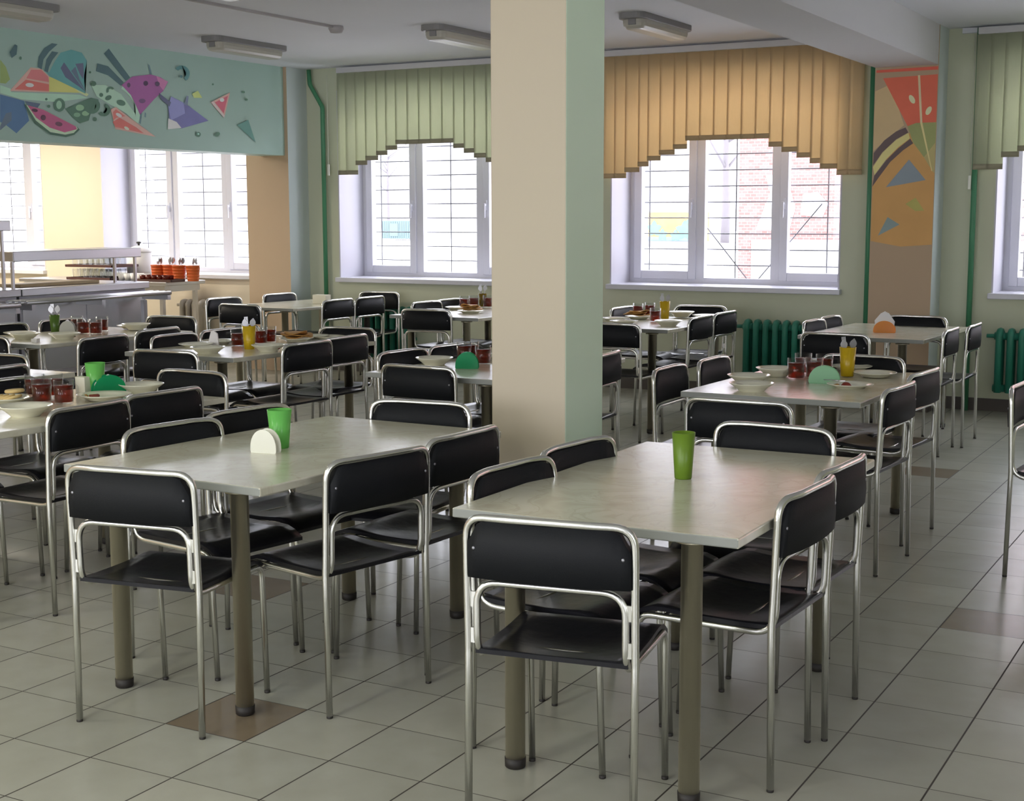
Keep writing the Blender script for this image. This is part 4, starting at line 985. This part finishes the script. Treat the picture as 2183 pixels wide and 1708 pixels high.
dish('plate', 'cream plate at the far left of the back table under orange blind', -1.592, 6.740, 0.96)
dish('bowl', 'cream bowl right of the yellow cup, back table under orange blind', -1.278, 7.333, 0.96)
dish('bowl', 'cream bowl at the near right corner, back table under orange blind', -1.006, 6.414, 0.96)
dish('plate', 'cream plate at the far right of the back table under orange blind', -1.077, 7.347, 0.96)
dish('plate', 'cream plate at the near left of the back table under orange blind', -1.406, 6.507, 0.96)
dish('bowl', 'cream bowl left of the emerald napkin holder behind the pillar', -1.102, 3.347, 0.96)
dish('plate', 'cream plate beside the pillar edge on the table with emerald holder', -0.987, 3.776, 0.96)
mug('nearest glass mug of red tea left of the mint napkin holder', 0.839, 3.649, 0.30)
mug('glass mug of red tea touching the mint napkin holder', 0.906, 3.730, 1.25)
mug('glass mug of red tea at the back left beside the mint napkin holder', 0.794, 3.908, -1.25)
mug('glass mug of red tea at the back behind the mint napkin holder', 0.903, 3.917, 0.06)
mug('left front glass mug of red tea on the bread table', -1.822, 1.234, -2.20)
mug('right front glass mug of red tea on the bread table', -1.712, 1.258, 0.20)
mug('glass mug of tea behind the right front mug on the bread table', -1.937, 1.411, -2.25)
mug('glass mug of tea behind the left front mug on the bread table', -2.001, 1.358, -1.76)
mug('glass mug of red tea left of the yellow cup, mid left table', -2.801, 3.733, -2.69)
mug('glass mug of red tea right of the yellow cup, mid left table', -2.776, 3.928, -0.36)
mug('glass mug of red tea farthest right with white handle, mid left table', -2.788, 4.033, -0.30)
mug('glass mug of red tea at the back, mid left table', -2.954, 4.023, -0.26)
mug('glass mug of bright red tea beside the grey napkin holder', -4.352, 3.947, 0.89)
mug('glass mug of red tea right of the bright one by the serving counter', -4.274, 3.988, -1.33)
mug('glass mug of tea half behind the grey napkin holder', -4.600, 4.130, 1.06)
mug('farthest right glass mug of tea by the serving counter', -4.411, 4.183, 0.55)
mug('glass mug of tea behind the pancakes, back table under green blind', -3.373, 7.461, -2.86)
mug('glass mug of tea beside the amber cup under the green blind', -3.370, 7.619, 0.35)
mug('glass mug of tea next to the pillar, back table under green blind', -3.252, 7.663, -1.44)
mug('front glass mug of tea left of the yellow cup under the orange blind', -1.270, 6.785, -0.51)
mug('glass mug of tea at the back under the orange blind', -1.578, 7.388, -1.30)
mug('glass mug of tea behind the pancakes under the orange blind', -1.625, 7.260, 1.16)
mug('glass mug of red tea right of the emerald napkin holder', -0.903, 3.535, -0.36)
mug('glass mug of tea behind the left of the emerald napkin holder', -1.098, 3.659, -2.06)
mug('glass mug of tea directly behind the emerald napkin holder', -1.089, 3.722, 0.27)
napkin_holder('mint green half round napkin holder among red tea mugs', 1.021, 3.523, 0.22, 0.150, 0.088, M['mint_pl'], napkins=0.080, nlabel='white paper napkins in the mint napkin holder')
napkin_holder('emerald green half round napkin holder behind the lime cup', -1.764, 1.579, 1.15, 0.155, 0.092, M['emerald'], napkins=0.088, nlabel='white paper napkins in the emerald holder behind the lime cup')
napkin_holder('emerald green half round napkin holder left of the pillar', -0.847, 3.269, 0.42, 0.125, 0.092, M['emerald'], napkins=0.082, nlabel='white paper napkins in the emerald holder left of the pillar')
napkin_holder('grey half round napkin holder beside the dark green cup', -4.508, 3.954, 0.5, 0.11, 0.085, M['grey_pl'], napkins=0.09, nlabel='white napkins in the grey napkin holder', spread=0.006)
napkin_holder('orange napkin holder with white napkins fanning out on a bare table', 0.533, 6.568, 0.2, 0.150, 0.085, M['gold_pl'], napkins=0.145, nlabel='white paper napkins standing in the orange napkin holder', spread=0.012)
o = obj('napkin_box', box(-0.075, 0.075, -0.04, 0.04, 0, 0.085, 0.004), M['card'], loc=(-4.846, 7.366, TH)); tag(o, 'cream napkin box on the bare back left table', 'napkin box')
bm = bmesh.new(); add_prism(bm, [(-0.035, 0), (0.035, 0), (0.028, 0.075), (0.006, 0.095), (-0.012, 0.09)], 'y', -0.012, 0.012)
o = obj('folded_napkin', bm, M['paper'], loc=(-2.959, 3.686, TH)); o.rotation_euler = (0, 0, 0.5); tag(o, 'white folded napkin standing behind the front bowls, mid left table', 'napkin')
o = obj('carton', box(-0.03, 0.03, -0.02, 0.02, 0, 0.085, 0.003), M['card'], loc=(-1.855, 1.511, TH)); tag(o, 'small cream carton between tea mugs and lime cup', 'carton')
cup('lime green plastic cup in front of the emerald holder on the bread table', -1.829, 1.564, 0.034, 0.046, 0.145, M['lime'])
cup('yellow plastic cup of cutlery behind the mint napkin holder', 1.030, 3.889, 0.032, 0.042, 0.148, M['yellow'])
spoon('steel leftmost spoon standing in the yellow cup behind the mint napkin holder', (1.025, 3.892, TH + 0.0065), (0.10, 0.16, 0.6), 0.190, False, group='cutlery in the table cups')
spoon('steel fork standing in the yellow cup behind the mint napkin holder', (1.033, 3.886, TH + 0.0065), (-0.12, -0.10, 0.6), 0.195, True, group='cutlery in the table cups')
spoon('steel rightmost spoon standing in the yellow cup behind the mint napkin holder', (1.036, 3.890, TH + 0.0065), (0.02, -0.18, 0.6), 0.185, False, group='cutlery in the table cups')
cup('yellow plastic cup of cutlery on the mid left table', -2.596, 3.597, 0.032, 0.042, 0.145, M['yellow'])
spoon('steel leftmost spoon standing in the yellow cup on the mid left table', (-2.600, 3.600, TH + 0.0065), (0.10, 0.16, 0.6), 0.190, False, group='cutlery in the table cups')
spoon('steel fork standing in the yellow cup on the mid left table', (-2.593, 3.593, TH + 0.0065), (-0.12, -0.10, 0.6), 0.195, True, group='cutlery in the table cups')
spoon('steel rightmost spoon standing in the yellow cup on the mid left table', (-2.590, 3.597, TH + 0.0065), (0.02, -0.18, 0.6), 0.185, False, group='cutlery in the table cups')
cup('yellow plastic cup of cutlery on the back table under orange blind', -1.319, 7.085, 0.032, 0.042, 0.138, M['yellow'])
spoon('steel leftmost spoon standing in the yellow cup under the orange blind', (-1.324, 7.088, TH + 0.0065), (0.10, 0.16, 0.6), 0.190, False, group='cutlery in the table cups')
spoon('steel fork standing in the yellow cup under the orange blind', (-1.316, 7.081, TH + 0.0065), (-0.12, -0.10, 0.6), 0.195, True, group='cutlery in the table cups')
spoon('steel rightmost spoon standing in the yellow cup under the orange blind', (-1.314, 7.086, TH + 0.0065), (0.02, -0.18, 0.6), 0.185, False, group='cutlery in the table cups')
cup('dark green plastic cup of cutlery beside the serving counter', -4.618, 3.941, 0.029, 0.037, 0.125, M['dkgreen_cup'])
spoon('steel leftmost spoon standing in the dark green cup by the serving counter', (-4.622, 3.944, TH + 0.0065), (0.10, 0.16, 0.6), 0.190, False, group='cutlery in the table cups')
spoon('steel fork standing in the dark green cup by the serving counter', (-4.615, 3.938, TH + 0.0065), (-0.12, -0.10, 0.6), 0.195, True, group='cutlery in the table cups')
spoon('steel rightmost spoon standing in the dark green cup by the serving counter', (-4.612, 3.942, TH + 0.0065), (0.02, -0.18, 0.6), 0.185, False, group='cutlery in the table cups')
cup('amber plastic cup of cutlery beside the pillar under the green blind', -3.340, 7.723, 0.029, 0.037, 0.115, M['amber'])
spoon('steel leftmost spoon standing in the amber cup under the green blind', (-3.345, 7.726, TH + 0.0065), (0.10, 0.16, 0.6), 0.190, False, group='cutlery in the table cups')
spoon('steel fork standing in the amber cup under the green blind', (-3.337, 7.720, TH + 0.0065), (-0.12, -0.10, 0.6), 0.195, True, group='cutlery in the table cups')
spoon('steel rightmost spoon standing in the amber cup under the green blind', (-3.334, 7.724, TH + 0.0065), (0.02, -0.18, 0.6), 0.185, False, group='cutlery in the table cups')
lump('meat_piece', 'reddish piece of meat on the plate beside the mint napkin holder', 'food', 1.162, 3.409, TH + 0.0085, 0.026, 0.019, 0.012, M['meat'], 1)
lump('meat_piece', 'smaller pale scrap next to the meat beside the mint napkin holder', 'food', 1.120, 3.387, TH + 0.0085, 0.020, 0.014, 0.008, M['pancake'], 2)
spoon('spoon lying across the plate with meat scraps', (1.042, 3.444, TH + 0.029), (1.50, 0.0, 0.9), 0.17)
lump('food_scrap', 'brown leftover scrap in the nearest bowl, mint napkin holder table', 'food', 0.764, 3.052, TH + 0.022, 0.026, 0.018, 0.010, M['crumb'], 3)
lump('food_scrap', 'brown leftover scrap in the farthest left bowl, mint napkin holder table', 'food', 0.773, 3.722, TH + 0.022, 0.028, 0.02, 0.012, M['crumb'], 4)
lump('meat_piece', 'red sauced scrap on the plate of the bread table', 'food', -1.694, 1.419, TH + 0.009, 0.022, 0.018, 0.012, M['meat'], 5)
lump('food_scrap', 'pale scrap beside the red one on the bread table plate', 'food', -1.733, 1.404, TH + 0.009, 0.018, 0.012, 0.008, M['pancake'], 6)
lump('food_scrap', 'brown leftover scrap in the near left bowl, mid left table', 'food', -2.672, 3.252, TH + 0.013, 0.020, 0.014, 0.008, M['crumb'], 7)
lump('food_scrap', 'reddish scrap in the bowl right of the yellow cup', 'food', -2.347, 3.534, TH + 0.020, 0.026, 0.016, 0.010, M['meat'], 8)
lump('food_scrap', 'brown scrap in the bowl before the grey napkin holder', 'food', -4.082, 3.585, TH + 0.018, 0.022, 0.014, 0.008, M['crumb'], 9)
dish('plate', 'cream plate under the bread slices at the left edge', -1.960, 1.161, 1.0)
bm = lathe([(0, 0), (0.040, 0), (0.043, 0.004), (0.043, 0.009), (0.040, 0.013), (0, 0.013)], 18); o = obj('bread_slice', bm, M['bread'], loc=(-2.015, 1.141, TH + 0.012)); o.rotation_euler = (0.02, -0.30, 0.3); tag(o, 'leftmost round bread slice on the plate at the left edge', 'bread', 'bread slices at the left edge')
bm = lathe([(0, 0), (0.040, 0), (0.043, 0.004), (0.043, 0.009), (0.040, 0.013), (0, 0.013)], 18); o = obj('bread_slice', bm, M['bread'], loc=(-1.980, 1.141, TH + 0.014)); o.rotation_euler = (0.02, -0.32, 0.3); tag(o, 'second round bread slice on the plate at the left edge', 'bread', 'bread slices at the left edge')
bm = lathe([(0, 0), (0.040, 0), (0.043, 0.004), (0.043, 0.009), (0.040, 0.013), (0, 0.013)], 18); o = obj('bread_slice', bm, M['bread'], loc=(-1.945, 1.143, TH + 0.016)); o.rotation_euler = (0.02, -0.34, 0.3); tag(o, 'third round bread slice on the plate at the left edge', 'bread', 'bread slices at the left edge')
bm = lathe([(0, 0), (0.040, 0), (0.043, 0.004), (0.043, 0.009), (0.040, 0.013), (0, 0.013)], 18); o = obj('bread_slice', bm, M['bread'], loc=(-1.910, 1.149, TH + 0.018)); o.rotation_euler = (0.02, -0.30, 0.3); tag(o, 'fourth round bread slice on the plate at the left edge', 'bread', 'bread slices at the left edge')
bm = lathe([(0, 0), (0.040, 0), (0.043, 0.004), (0.043, 0.009), (0.040, 0.013), (0, 0.013)], 18); o = obj('bread_slice', bm, M['bread'], loc=(-1.960, 1.206, TH + 0.040)); o.rotation_euler = (0.02, -0.05, 0.3); tag(o, 'topmost round bread slice on the plate at the left edge', 'bread', 'bread slices at the left edge')
dish('plate', 'cream plate under the pancakes on the mid left table', -2.676, 4.168, 0.98)
o = obj('pancake', wavy_disc(0.082, 0.005, 21), M['pancake'], loc=(-2.659, 4.160, TH + 0.0270)); o.rotation_euler = (-0.033, -0.013, 2.81); tag(o, 'lowest pancake in the stack on the mid left table', 'pancake', 'stacked pancakes')
o = obj('pancake', wavy_disc(0.082, 0.005, 28), M['pancake'], loc=(-2.647, 4.174, TH + 0.0355)); o.rotation_euler = (0.048, 0.041, 1.13); tag(o, 'second pancake in the stack on the mid left table', 'pancake', 'stacked pancakes')
o = obj('pancake', wavy_disc(0.082, 0.005, 35), M['pancake'], loc=(-2.700, 4.174, TH + 0.0440)); o.rotation_euler = (0.007, -0.017, 0.68); tag(o, 'third pancake in the stack on the mid left table', 'pancake', 'stacked pancakes')
o = obj('pancake', wavy_disc(0.082, 0.005, 42), M['pancake'], loc=(-2.682, 4.166, TH + 0.0525)); o.rotation_euler = (-0.028, -0.025, 1.37); tag(o, 'fourth pancake in the stack on the mid left table', 'pancake', 'stacked pancakes')
dish('plate', 'cream plate under the pancakes under the green blind', -2.997, 6.931, 0.98)
o = obj('pancake', wavy_disc(0.082, 0.005, 21), M['pancake'], loc=(-2.975, 6.935, TH + 0.0270)); o.rotation_euler = (-0.026, -0.027, 1.36); tag(o, 'lowest pancake in the stack under the green blind', 'pancake', 'stacked pancakes')
o = obj('pancake', wavy_disc(0.082, 0.005, 28), M['pancake'], loc=(-3.015, 6.919, TH + 0.0355)); o.rotation_euler = (0.002, -0.050, 1.45); tag(o, 'second pancake in the stack under the green blind', 'pancake', 'stacked pancakes')
o = obj('pancake', wavy_disc(0.082, 0.005, 35), M['pancake'], loc=(-3.005, 6.940, TH + 0.0440)); o.rotation_euler = (0.030, 0.023, 2.07); tag(o, 'third pancake in the stack under the green blind', 'pancake', 'stacked pancakes')
o = obj('pancake', wavy_disc(0.082, 0.005, 42), M['pancake'], loc=(-3.005, 6.938, TH + 0.0525)); o.rotation_euler = (-0.019, 0.009, 0.98); tag(o, 'fourth pancake in the stack under the green blind', 'pancake', 'stacked pancakes')
o = obj('pancake', wavy_disc(0.082, 0.005, 49), M['pancake'], loc=(-3.000, 6.914, TH + 0.0610)); o.rotation_euler = (-0.031, 0.057, 0.69); tag(o, 'topmost pancake in the stack under the green blind', 'pancake', 'stacked pancakes')
dish('plate', 'cream plate under the pancakes under the orange blind', -1.498, 6.993, 0.98)
o = obj('pancake', wavy_disc(0.082, 0.005, 22), M['pancake'], loc=(-1.487, 6.999, TH + 0.0270)); o.rotation_euler = (0.027, -0.003, 1.79); tag(o, 'lowest pancake in the stack under the orange blind', 'pancake', 'stacked pancakes')
o = obj('pancake', wavy_disc(0.082, 0.005, 29), M['pancake'], loc=(-1.524, 6.976, TH + 0.0355)); o.rotation_euler = (-0.036, -0.042, 0.30); tag(o, 'second pancake in the stack under the orange blind', 'pancake', 'stacked pancakes')
o = obj('pancake', wavy_disc(0.082, 0.005, 36), M['pancake'], loc=(-1.521, 6.995, TH + 0.0440)); o.rotation_euler = (-0.037, 0.054, 2.04); tag(o, 'third pancake in the stack under the orange blind', 'pancake', 'stacked pancakes')
o = obj('pancake', wavy_disc(0.082, 0.005, 43), M['pancake'], loc=(-1.496, 7.001, TH + 0.0525)); o.rotation_euler = (-0.028, 0.051, 2.52); tag(o, 'fourth pancake in the stack under the orange blind', 'pancake', 'stacked pancakes')
bm = bmesh.new(); add_prism(bm, [(-0.06, -0.05), (0.05, -0.06), (0.07, 0.03), (0.0, 0.06), (-0.05, 0.04)], 'z', 0.0, 0.004); add_prism(bm, [(-0.02, -0.02), (0.03, -0.02), (0.005, 0.03)], 'z', 0.004, 0.03)
o = obj('crumpled_napkin', bm, M['paper'], loc=(-4.090, 3.280, TH)); tag(o, 'crumpled white napkin at the near corner, table beside the serving counter', 'napkin')

# ------------------------------------------------------------------ serving line in the kitchen hatch
def counter_module(label, y0, y1, shelf_z, posts):
    root = empty('serving_counter', (-6.5, (y0 + y1) / 2, 0)); tag(root, label, 'counter', 'stainless serving counters')
    h = (y1 - y0) / 2
    obj('cabinet_body', box(-0.36, 0.30, -h + 0.01, h - 0.01, 0.12, 0.905), M['steel_dark'], root)
    obj('plinth', box(-0.32, 0.24, -h + 0.04, h - 0.04, 0.0, 0.12), M['black'], root)
    obj('countertop', box(-0.40, 0.35, -h + 0.002, h - 0.002, 0.905, 0.965, 0.006), M['steel'], root)
    bm = bmesh.new(); n = 2
    for k in range(n): add_box(bm, 0.300, 0.305, -h + 0.03 + k * (2 * h - 0.06) / n + 0.006, -h + 0.03 + (k + 1) * (2 * h - 0.06) / n - 0.006, 0.15, 0.88)
    obj('front_panel', bm, M['steel'], root)
    for yy in posts:
        obj('shelf_post', box(0.19, 0.212, yy - 0.011, yy + 0.011, 0.965, shelf_z), M['steel'], root)
    obj('shelf', box(-0.22, 0.24, -h + 0.02, h + 0.02, shelf_z, shelf_z + 0.085, 0.006), M['steel'], root)
    return root
counter_module('stainless serving counter with a low shelf nearest the back windows', 5.04, 6.52, 1.185, (-0.70, 0.46, 0.715))
counter_module('stainless serving counter with a taller shelf at the left edge', 3.00, 5.03, 1.44, (-0.8, 0.97))
def tray_rail(label, y0, y1, z):
    root = empty('tray_rail', (-6.0, (y0 + y1) / 2, z)); tag(root, label, 'tray rail', 'tray rails of the serving counters'); h = (y1 - y0) / 2
    for xx in (-0.06, 0.01, 0.08, 0.15):
        obj('rail', tube([(xx, -h, 0), (xx, h, 0)], 0.017, 10), M['steel'], root)
    for yy in (-h * 0.92, 0.0, h * 0.96):
        obj('bracket', box(-0.145, 0.165, yy - 0.02, yy + 0.02, -0.06, -0.017), M['steel'], root)
    return root
tray_rail('steel tray rail along the serving counter with the low shelf', 4.80, 6.46, 0.872)
tray_rail('steel tray rail along the serving counter at the left edge', 3.00, 4.74, 0.855)
obj_p = obj('support_leg', box(-6.04, -6.00, 6.28, 6.32, 0, 0.812), M['steel']); tag(obj_p, 'upright steel leg under the far end of the tray rail', 'support leg')
# long steel table under the kitchen window
root = empty('work_table', (-7.85, 7.75, 0)); tag(root, 'long stainless work table in the kitchen under the window', 'table')
obj('worktop', box(-1.05, 1.02, -0.28, 0.30, 0.865, 0.90, 0.004), M['steel'], root)
obj('apron', box(-1.0, 0.97, -0.25, 0.27, 0.80, 0.864), M['steel'], root)
for sx in (-0.98, 0.93):
    for sy in (-0.24, 0.24): obj('leg', box(sx - 0.02, sx + 0.02, sy - 0.02, sy + 0.02, 0, 0.80), M['steel'], root)
ZT = 0.90
def basket(label, x, y):
    root = empty('cutlery_basket', (x, y, ZT)); tag(root, label, 'basket', 'orange cutlery baskets on the work table')
    bm = bmesh.new(); add_lathe(bm, [(0, 0), (0.056, 0), (0.058, 0.004), (0.070, 0.150), (0.074, 0.152), (0.074, 0.158), (0.066, 0.158), (0.054, 0.006), (0, 0.006)], 20)
    obj('body', bm, M['orange_pl'], root)
    bm = bmesh.new()
    for z in (0.03, 0.06, 0.09, 0.12): add_lathe(bm, [(0.0575 + z * 0.08, z - 0.004), (0.0625 + z * 0.08, z), (0.0575 + z * 0.08, z + 0.004)], 20)
    obj('ribs', bm, M['orange_pl'], root)
for i, (x, y, lab) in enumerate(((-7.24, 7.80, 'leftmost orange cutlery basket under the kitchen window'), (-7.11, 7.83, 'orange cutlery basket second from the left under the kitchen window'), (-6.915, 7.76, 'orange cutlery basket third from the left under the kitchen window'), (-6.77, 7.80, 'rightmost orange cutlery basket under the kitchen window'))):
    basket(lab, x, y)
    for k in range(5):
        a = k * 1.26 + i; rr = 0.030
        spoon('steel %s standing in the %s orange cutlery basket' % ('fork' if k % 2 else 'spoon', ('leftmost', 'second', 'third', 'rightmost')[i]), (x + rr * math.cos(a) * 0.6, y + rr * math.sin(a) * 0.6, ZT + 0.008), (0.16 * math.sin(a), 0.16 * math.cos(a), a), 0.232, fork=bool(k % 2), group='cutlery in the orange baskets')
def tray(label, x, y, z, w, d):
    bm = bmesh.new(); add_box(bm, -w / 2, w / 2, -d / 2, d / 2, 0, 0.008, 0.003)
    for (a, b_, c_, e) in ((-w / 2, w / 2, -d / 2, -d / 2 + 0.008), (-w / 2, w / 2, d / 2 - 0.008, d / 2), (-w / 2, -w / 2 + 0.008, -d / 2, d / 2), (w / 2 - 0.008, w / 2, -d / 2, d / 2)): add_box(bm, a, b_, c_, e, 0.006, 0.026)
    o = obj('serving_tray', bm, M['tray'], loc=(x, y, z)); tag(o, label, 'tray', 'brown trays on the work table'); return o
tray('lower brown tray on the kitchen work table', -7.92, 7.68, ZT, 0.62, 0.36)
tray('upper brown tray standing on glasses above the lower one', -7.90, 7.68, ZT + 0.131, 0.66, 0.38)
tray('brown tray with red glasses beside the orange baskets', -7.02, 7.58, ZT, 0.50, 0.20)
g0 = obj('tumbler', lathe([(0, 0), (0.024, 0), (0.031, 0.105), (0.029, 0.105), (0.022, 0.006), (0, 0.006)], 14), M['glass']); tag(g0, 'clear glass tumbler on the lower brown tray', 'glass', 'tumblers on the trays')
g0.location = (-8.16, 7.56, ZT + 0.008); first = True
for lay, zz in ((0, ZT + 0.008), (1, ZT + 0.139)):
    for ix in range(7):
        for iy in range(3):
            if lay == 0 and ix == 0 and iy == 0: continue
            q = g0.copy(); COL.objects.link(q); q.location = (-8.16 + ix * 0.08, 7.56 + iy * 0.10, zz)
            if lay: q['label'] = 'clear glass tumbler on the upper brown tray'
c0 = obj('white_cup', lathe([(0, 0), (0.026, 0), (0.040, 0.07), (0.037, 0.07), (0.024, 0.006), (0, 0.006)], 14), M['paper']); tag(c0, 'white cup in the cluster right of the trays', 'cup', 'white cups on the work table')
c0.location = (-7.53, 7.58, ZT)
for k in range(1, 10):
    q = c0.copy(); COL.objects.link(q); q.location = (-7.53 + (k % 4) * 0.085, 7.58 + (k // 4) * 0.09, ZT)
r0 = obj('tea_glass', lathe([(0, 0), (0.028, 0), (0.033, 0.055), (0.030, 0.055), (0.026, 0.006), (0, 0.006)], 14), M['tea']); tag(r0, 'small glass of red drink on the tray beside the orange baskets', 'glass', 'glasses of red drink on the tray')
r0.location = (-7.20, 7.54, ZT + 0.008)
for k in range(1, 10):
    q = r0.copy(); COL.objects.link(q); q.location = (-7.20 + (k % 5) * 0.075, 7.54 + (k // 5) * 0.075, ZT + 0.008)
root = empty('stock_pot', (-7.68, 8.0, ZT)); tag(root, 'white enamel pot with a black lid knob behind the shelf', 'pot')
obj('body', lathe([(0, 0), (0.12, 0), (0.13, 0.01), (0.13, 0.28), (0, 0.28)], 24), M['paper'], root)
ld = obj('lid', lathe([(0.134, 0.28), (0.134, 0.29), (0.09, 0.325), (0.03, 0.345), (0, 0.347)], 24), M['paper'], root)
obj('knob', lathe([(0, 0.345), (0.012, 0.345), (0.012, 0.365), (0.026, 0.37), (0.026, 0.385), (0, 0.39)], 14), M['black'], ld)
# bread boards lying on the near counter
tag(obj('cutting_board', box(-6.62, -6.35, 5.2, 6.1, 0.966, 0.992, 0.004), mat('pale_wood', (0.50, 0.38, 0.22), 0.6, var=0.15, scale=12)), 'pale wooden board lying on the serving counter', 'board')

# ------------------------------------------------------------------ outside
struct('ground_outside', box(-170, 80, 9.08, 190, -0.9, -0.5), M['snow'], label='pale snowy ground outside the windows')
root = empty('brick_building', (-10.5, 34.0, -0.5)); tag(root, 'red brick building seen through the window under the orange blind', 'building')
obj('wall', box(0, 40, 0, 6, 0, 9), M['brick'], root)
bm = bmesh.new()
for pts in ([(0.5, 1.6), (0.9, 2.6), (0.75, 3.1), (1.35, 3.0), (1.6, 2.2), (1.45, 1.6)], [(1.75, 2.0), (1.8, 2.55), (2.2, 2.62), (2.5, 2.3), (2.35, 1.95)]): add_prism(bm, pts, 'y', -0.03, -0.001)
obj('rendered_patch', bm, M['white_build'], root)
obj('rendered_base', box(0.4, 40, -0.06, -0.001, 0, 1.35), M['white_build'], root)
root = empty('apartment_building', (-80.0, 150.0, -0.5)); tag(root, 'pale apartment building far outside the left windows', 'building')
obj('wall', box(-60, 60, 0, 12, 0, 32), M['white_build'], root)
for i in range(7):
    for j in range(3):
        obj('window', box(-30 + i * 9, -28.6 + i * 9, -0.05, -0.001, 3 + j * 3.6, 5.2 + j * 3.6), M['dark_win'], root)
def tree(label, x, y, h, r, seed):
    rn = random.Random(seed); root = empty('bare_tree', (x, y, -0.5)); tag(root, label, 'tree', 'bare winter trees outside')
    obj('trunk', tube([(0, 0, 0), (0.05, 0, h * 0.3), (-0.03, 0.02, h * 0.6), (0.02, 0, h)], r, 8, r2=r * 0.55), M['bark'], root)
    for k in range(9):
        a = k * 2.4 + rn.uniform(-.3, .3); z0 = h * rn.uniform(0.55, 1.0); L = h * rn.uniform(0.3, 0.6)
        d = Vector((math.cos(a), math.sin(a), rn.uniform(0.5, 1.1))).normalized()
        p = Vector((0, 0, z0)); pts = [p, p + d * L * 0.5 + Vector((0, 0, 0.1)), p + d * L + Vector((0, 0, 0.4))]
        obj('branch', tube(pts, r * 0.32, 6, r2=r * 0.08), M['bark'], root)
tree('bare tree trunk outside behind the middle pane under the orange blind', -31.69, 89.69, 9.0, 0.34, 1)
tree('thin bare tree outside behind the left pane under the green blind', -76.03, 114.20, 7.5, 0.16, 2)
root = empty('shipping_container', (-58.79, 89.70, -0.5)); tag(root, 'teal metal container outside the window under the green blind', 'container')
bm = bmesh.new(); add_box(bm, -1.4, 1.4, 0, 2.0, 0.1, 1.5)
for k in range(14): add_box(bm, -1.38 + k * 0.2, -1.28 + k * 0.2, -0.03, 0, 0.15, 1.45)
obj('body', bm, M['teal_box'], root)
obj('door', box(-0.6, 0.2, -0.06, -0.03, 0.3, 1.3), M['teal_box'], root)
root = empty('playground_kiosk', (-30.42, 77.04, -0.5)); tag(root, 'colourful painted kiosk outside behind the left pane under the orange blind', 'kiosk')
obj('wall', box(-1.5, 1.9, 0, 1.5, 0.35, 2.1), mat('painted_yellow', (0.30, 0.21, 0.075), 0.8, var=0.4, scale=1.2), root)
bm = bmesh.new()
for k, (cx, cz, rr) in enumerate(((-1.1, 1.1, 0.42), (-0.55, 0.75, 0.3), (0.9, 1.0, 0.5), (1.45, 1.45, 0.4), (0.3, 0.7, 0.3))):
    add_prism(bm, [(cx + rr * (1 + 0.25 * math.sin(5 * t)) * math.cos(t), cz + rr * (1 + 0.25 * math.sin(5 * t)) * math.sin(t)) for t in [2 * PI * q / 20 for q in range(20)]], 'y', -0.02 - 0.002 * k, -0.001)
obj('painted_leaves', bm, mat('painted_green', (0.10, 0.19, 0.15), 0.8, var=0.3, scale=2), root)
obj('painted_band', box(-1.5, 1.9, -0.015, -0.001, 0.36, 0.62), mat('painted_blue', (0.13, 0.18, 0.24), 0.8, var=0.3, scale=2), root)
obj('plinth', box(-1.7, 2.1, -0.1, 1.6, 0.0, 0.35), mat('concrete_plinth', (0.22, 0.22, 0.22), 0.9), root)
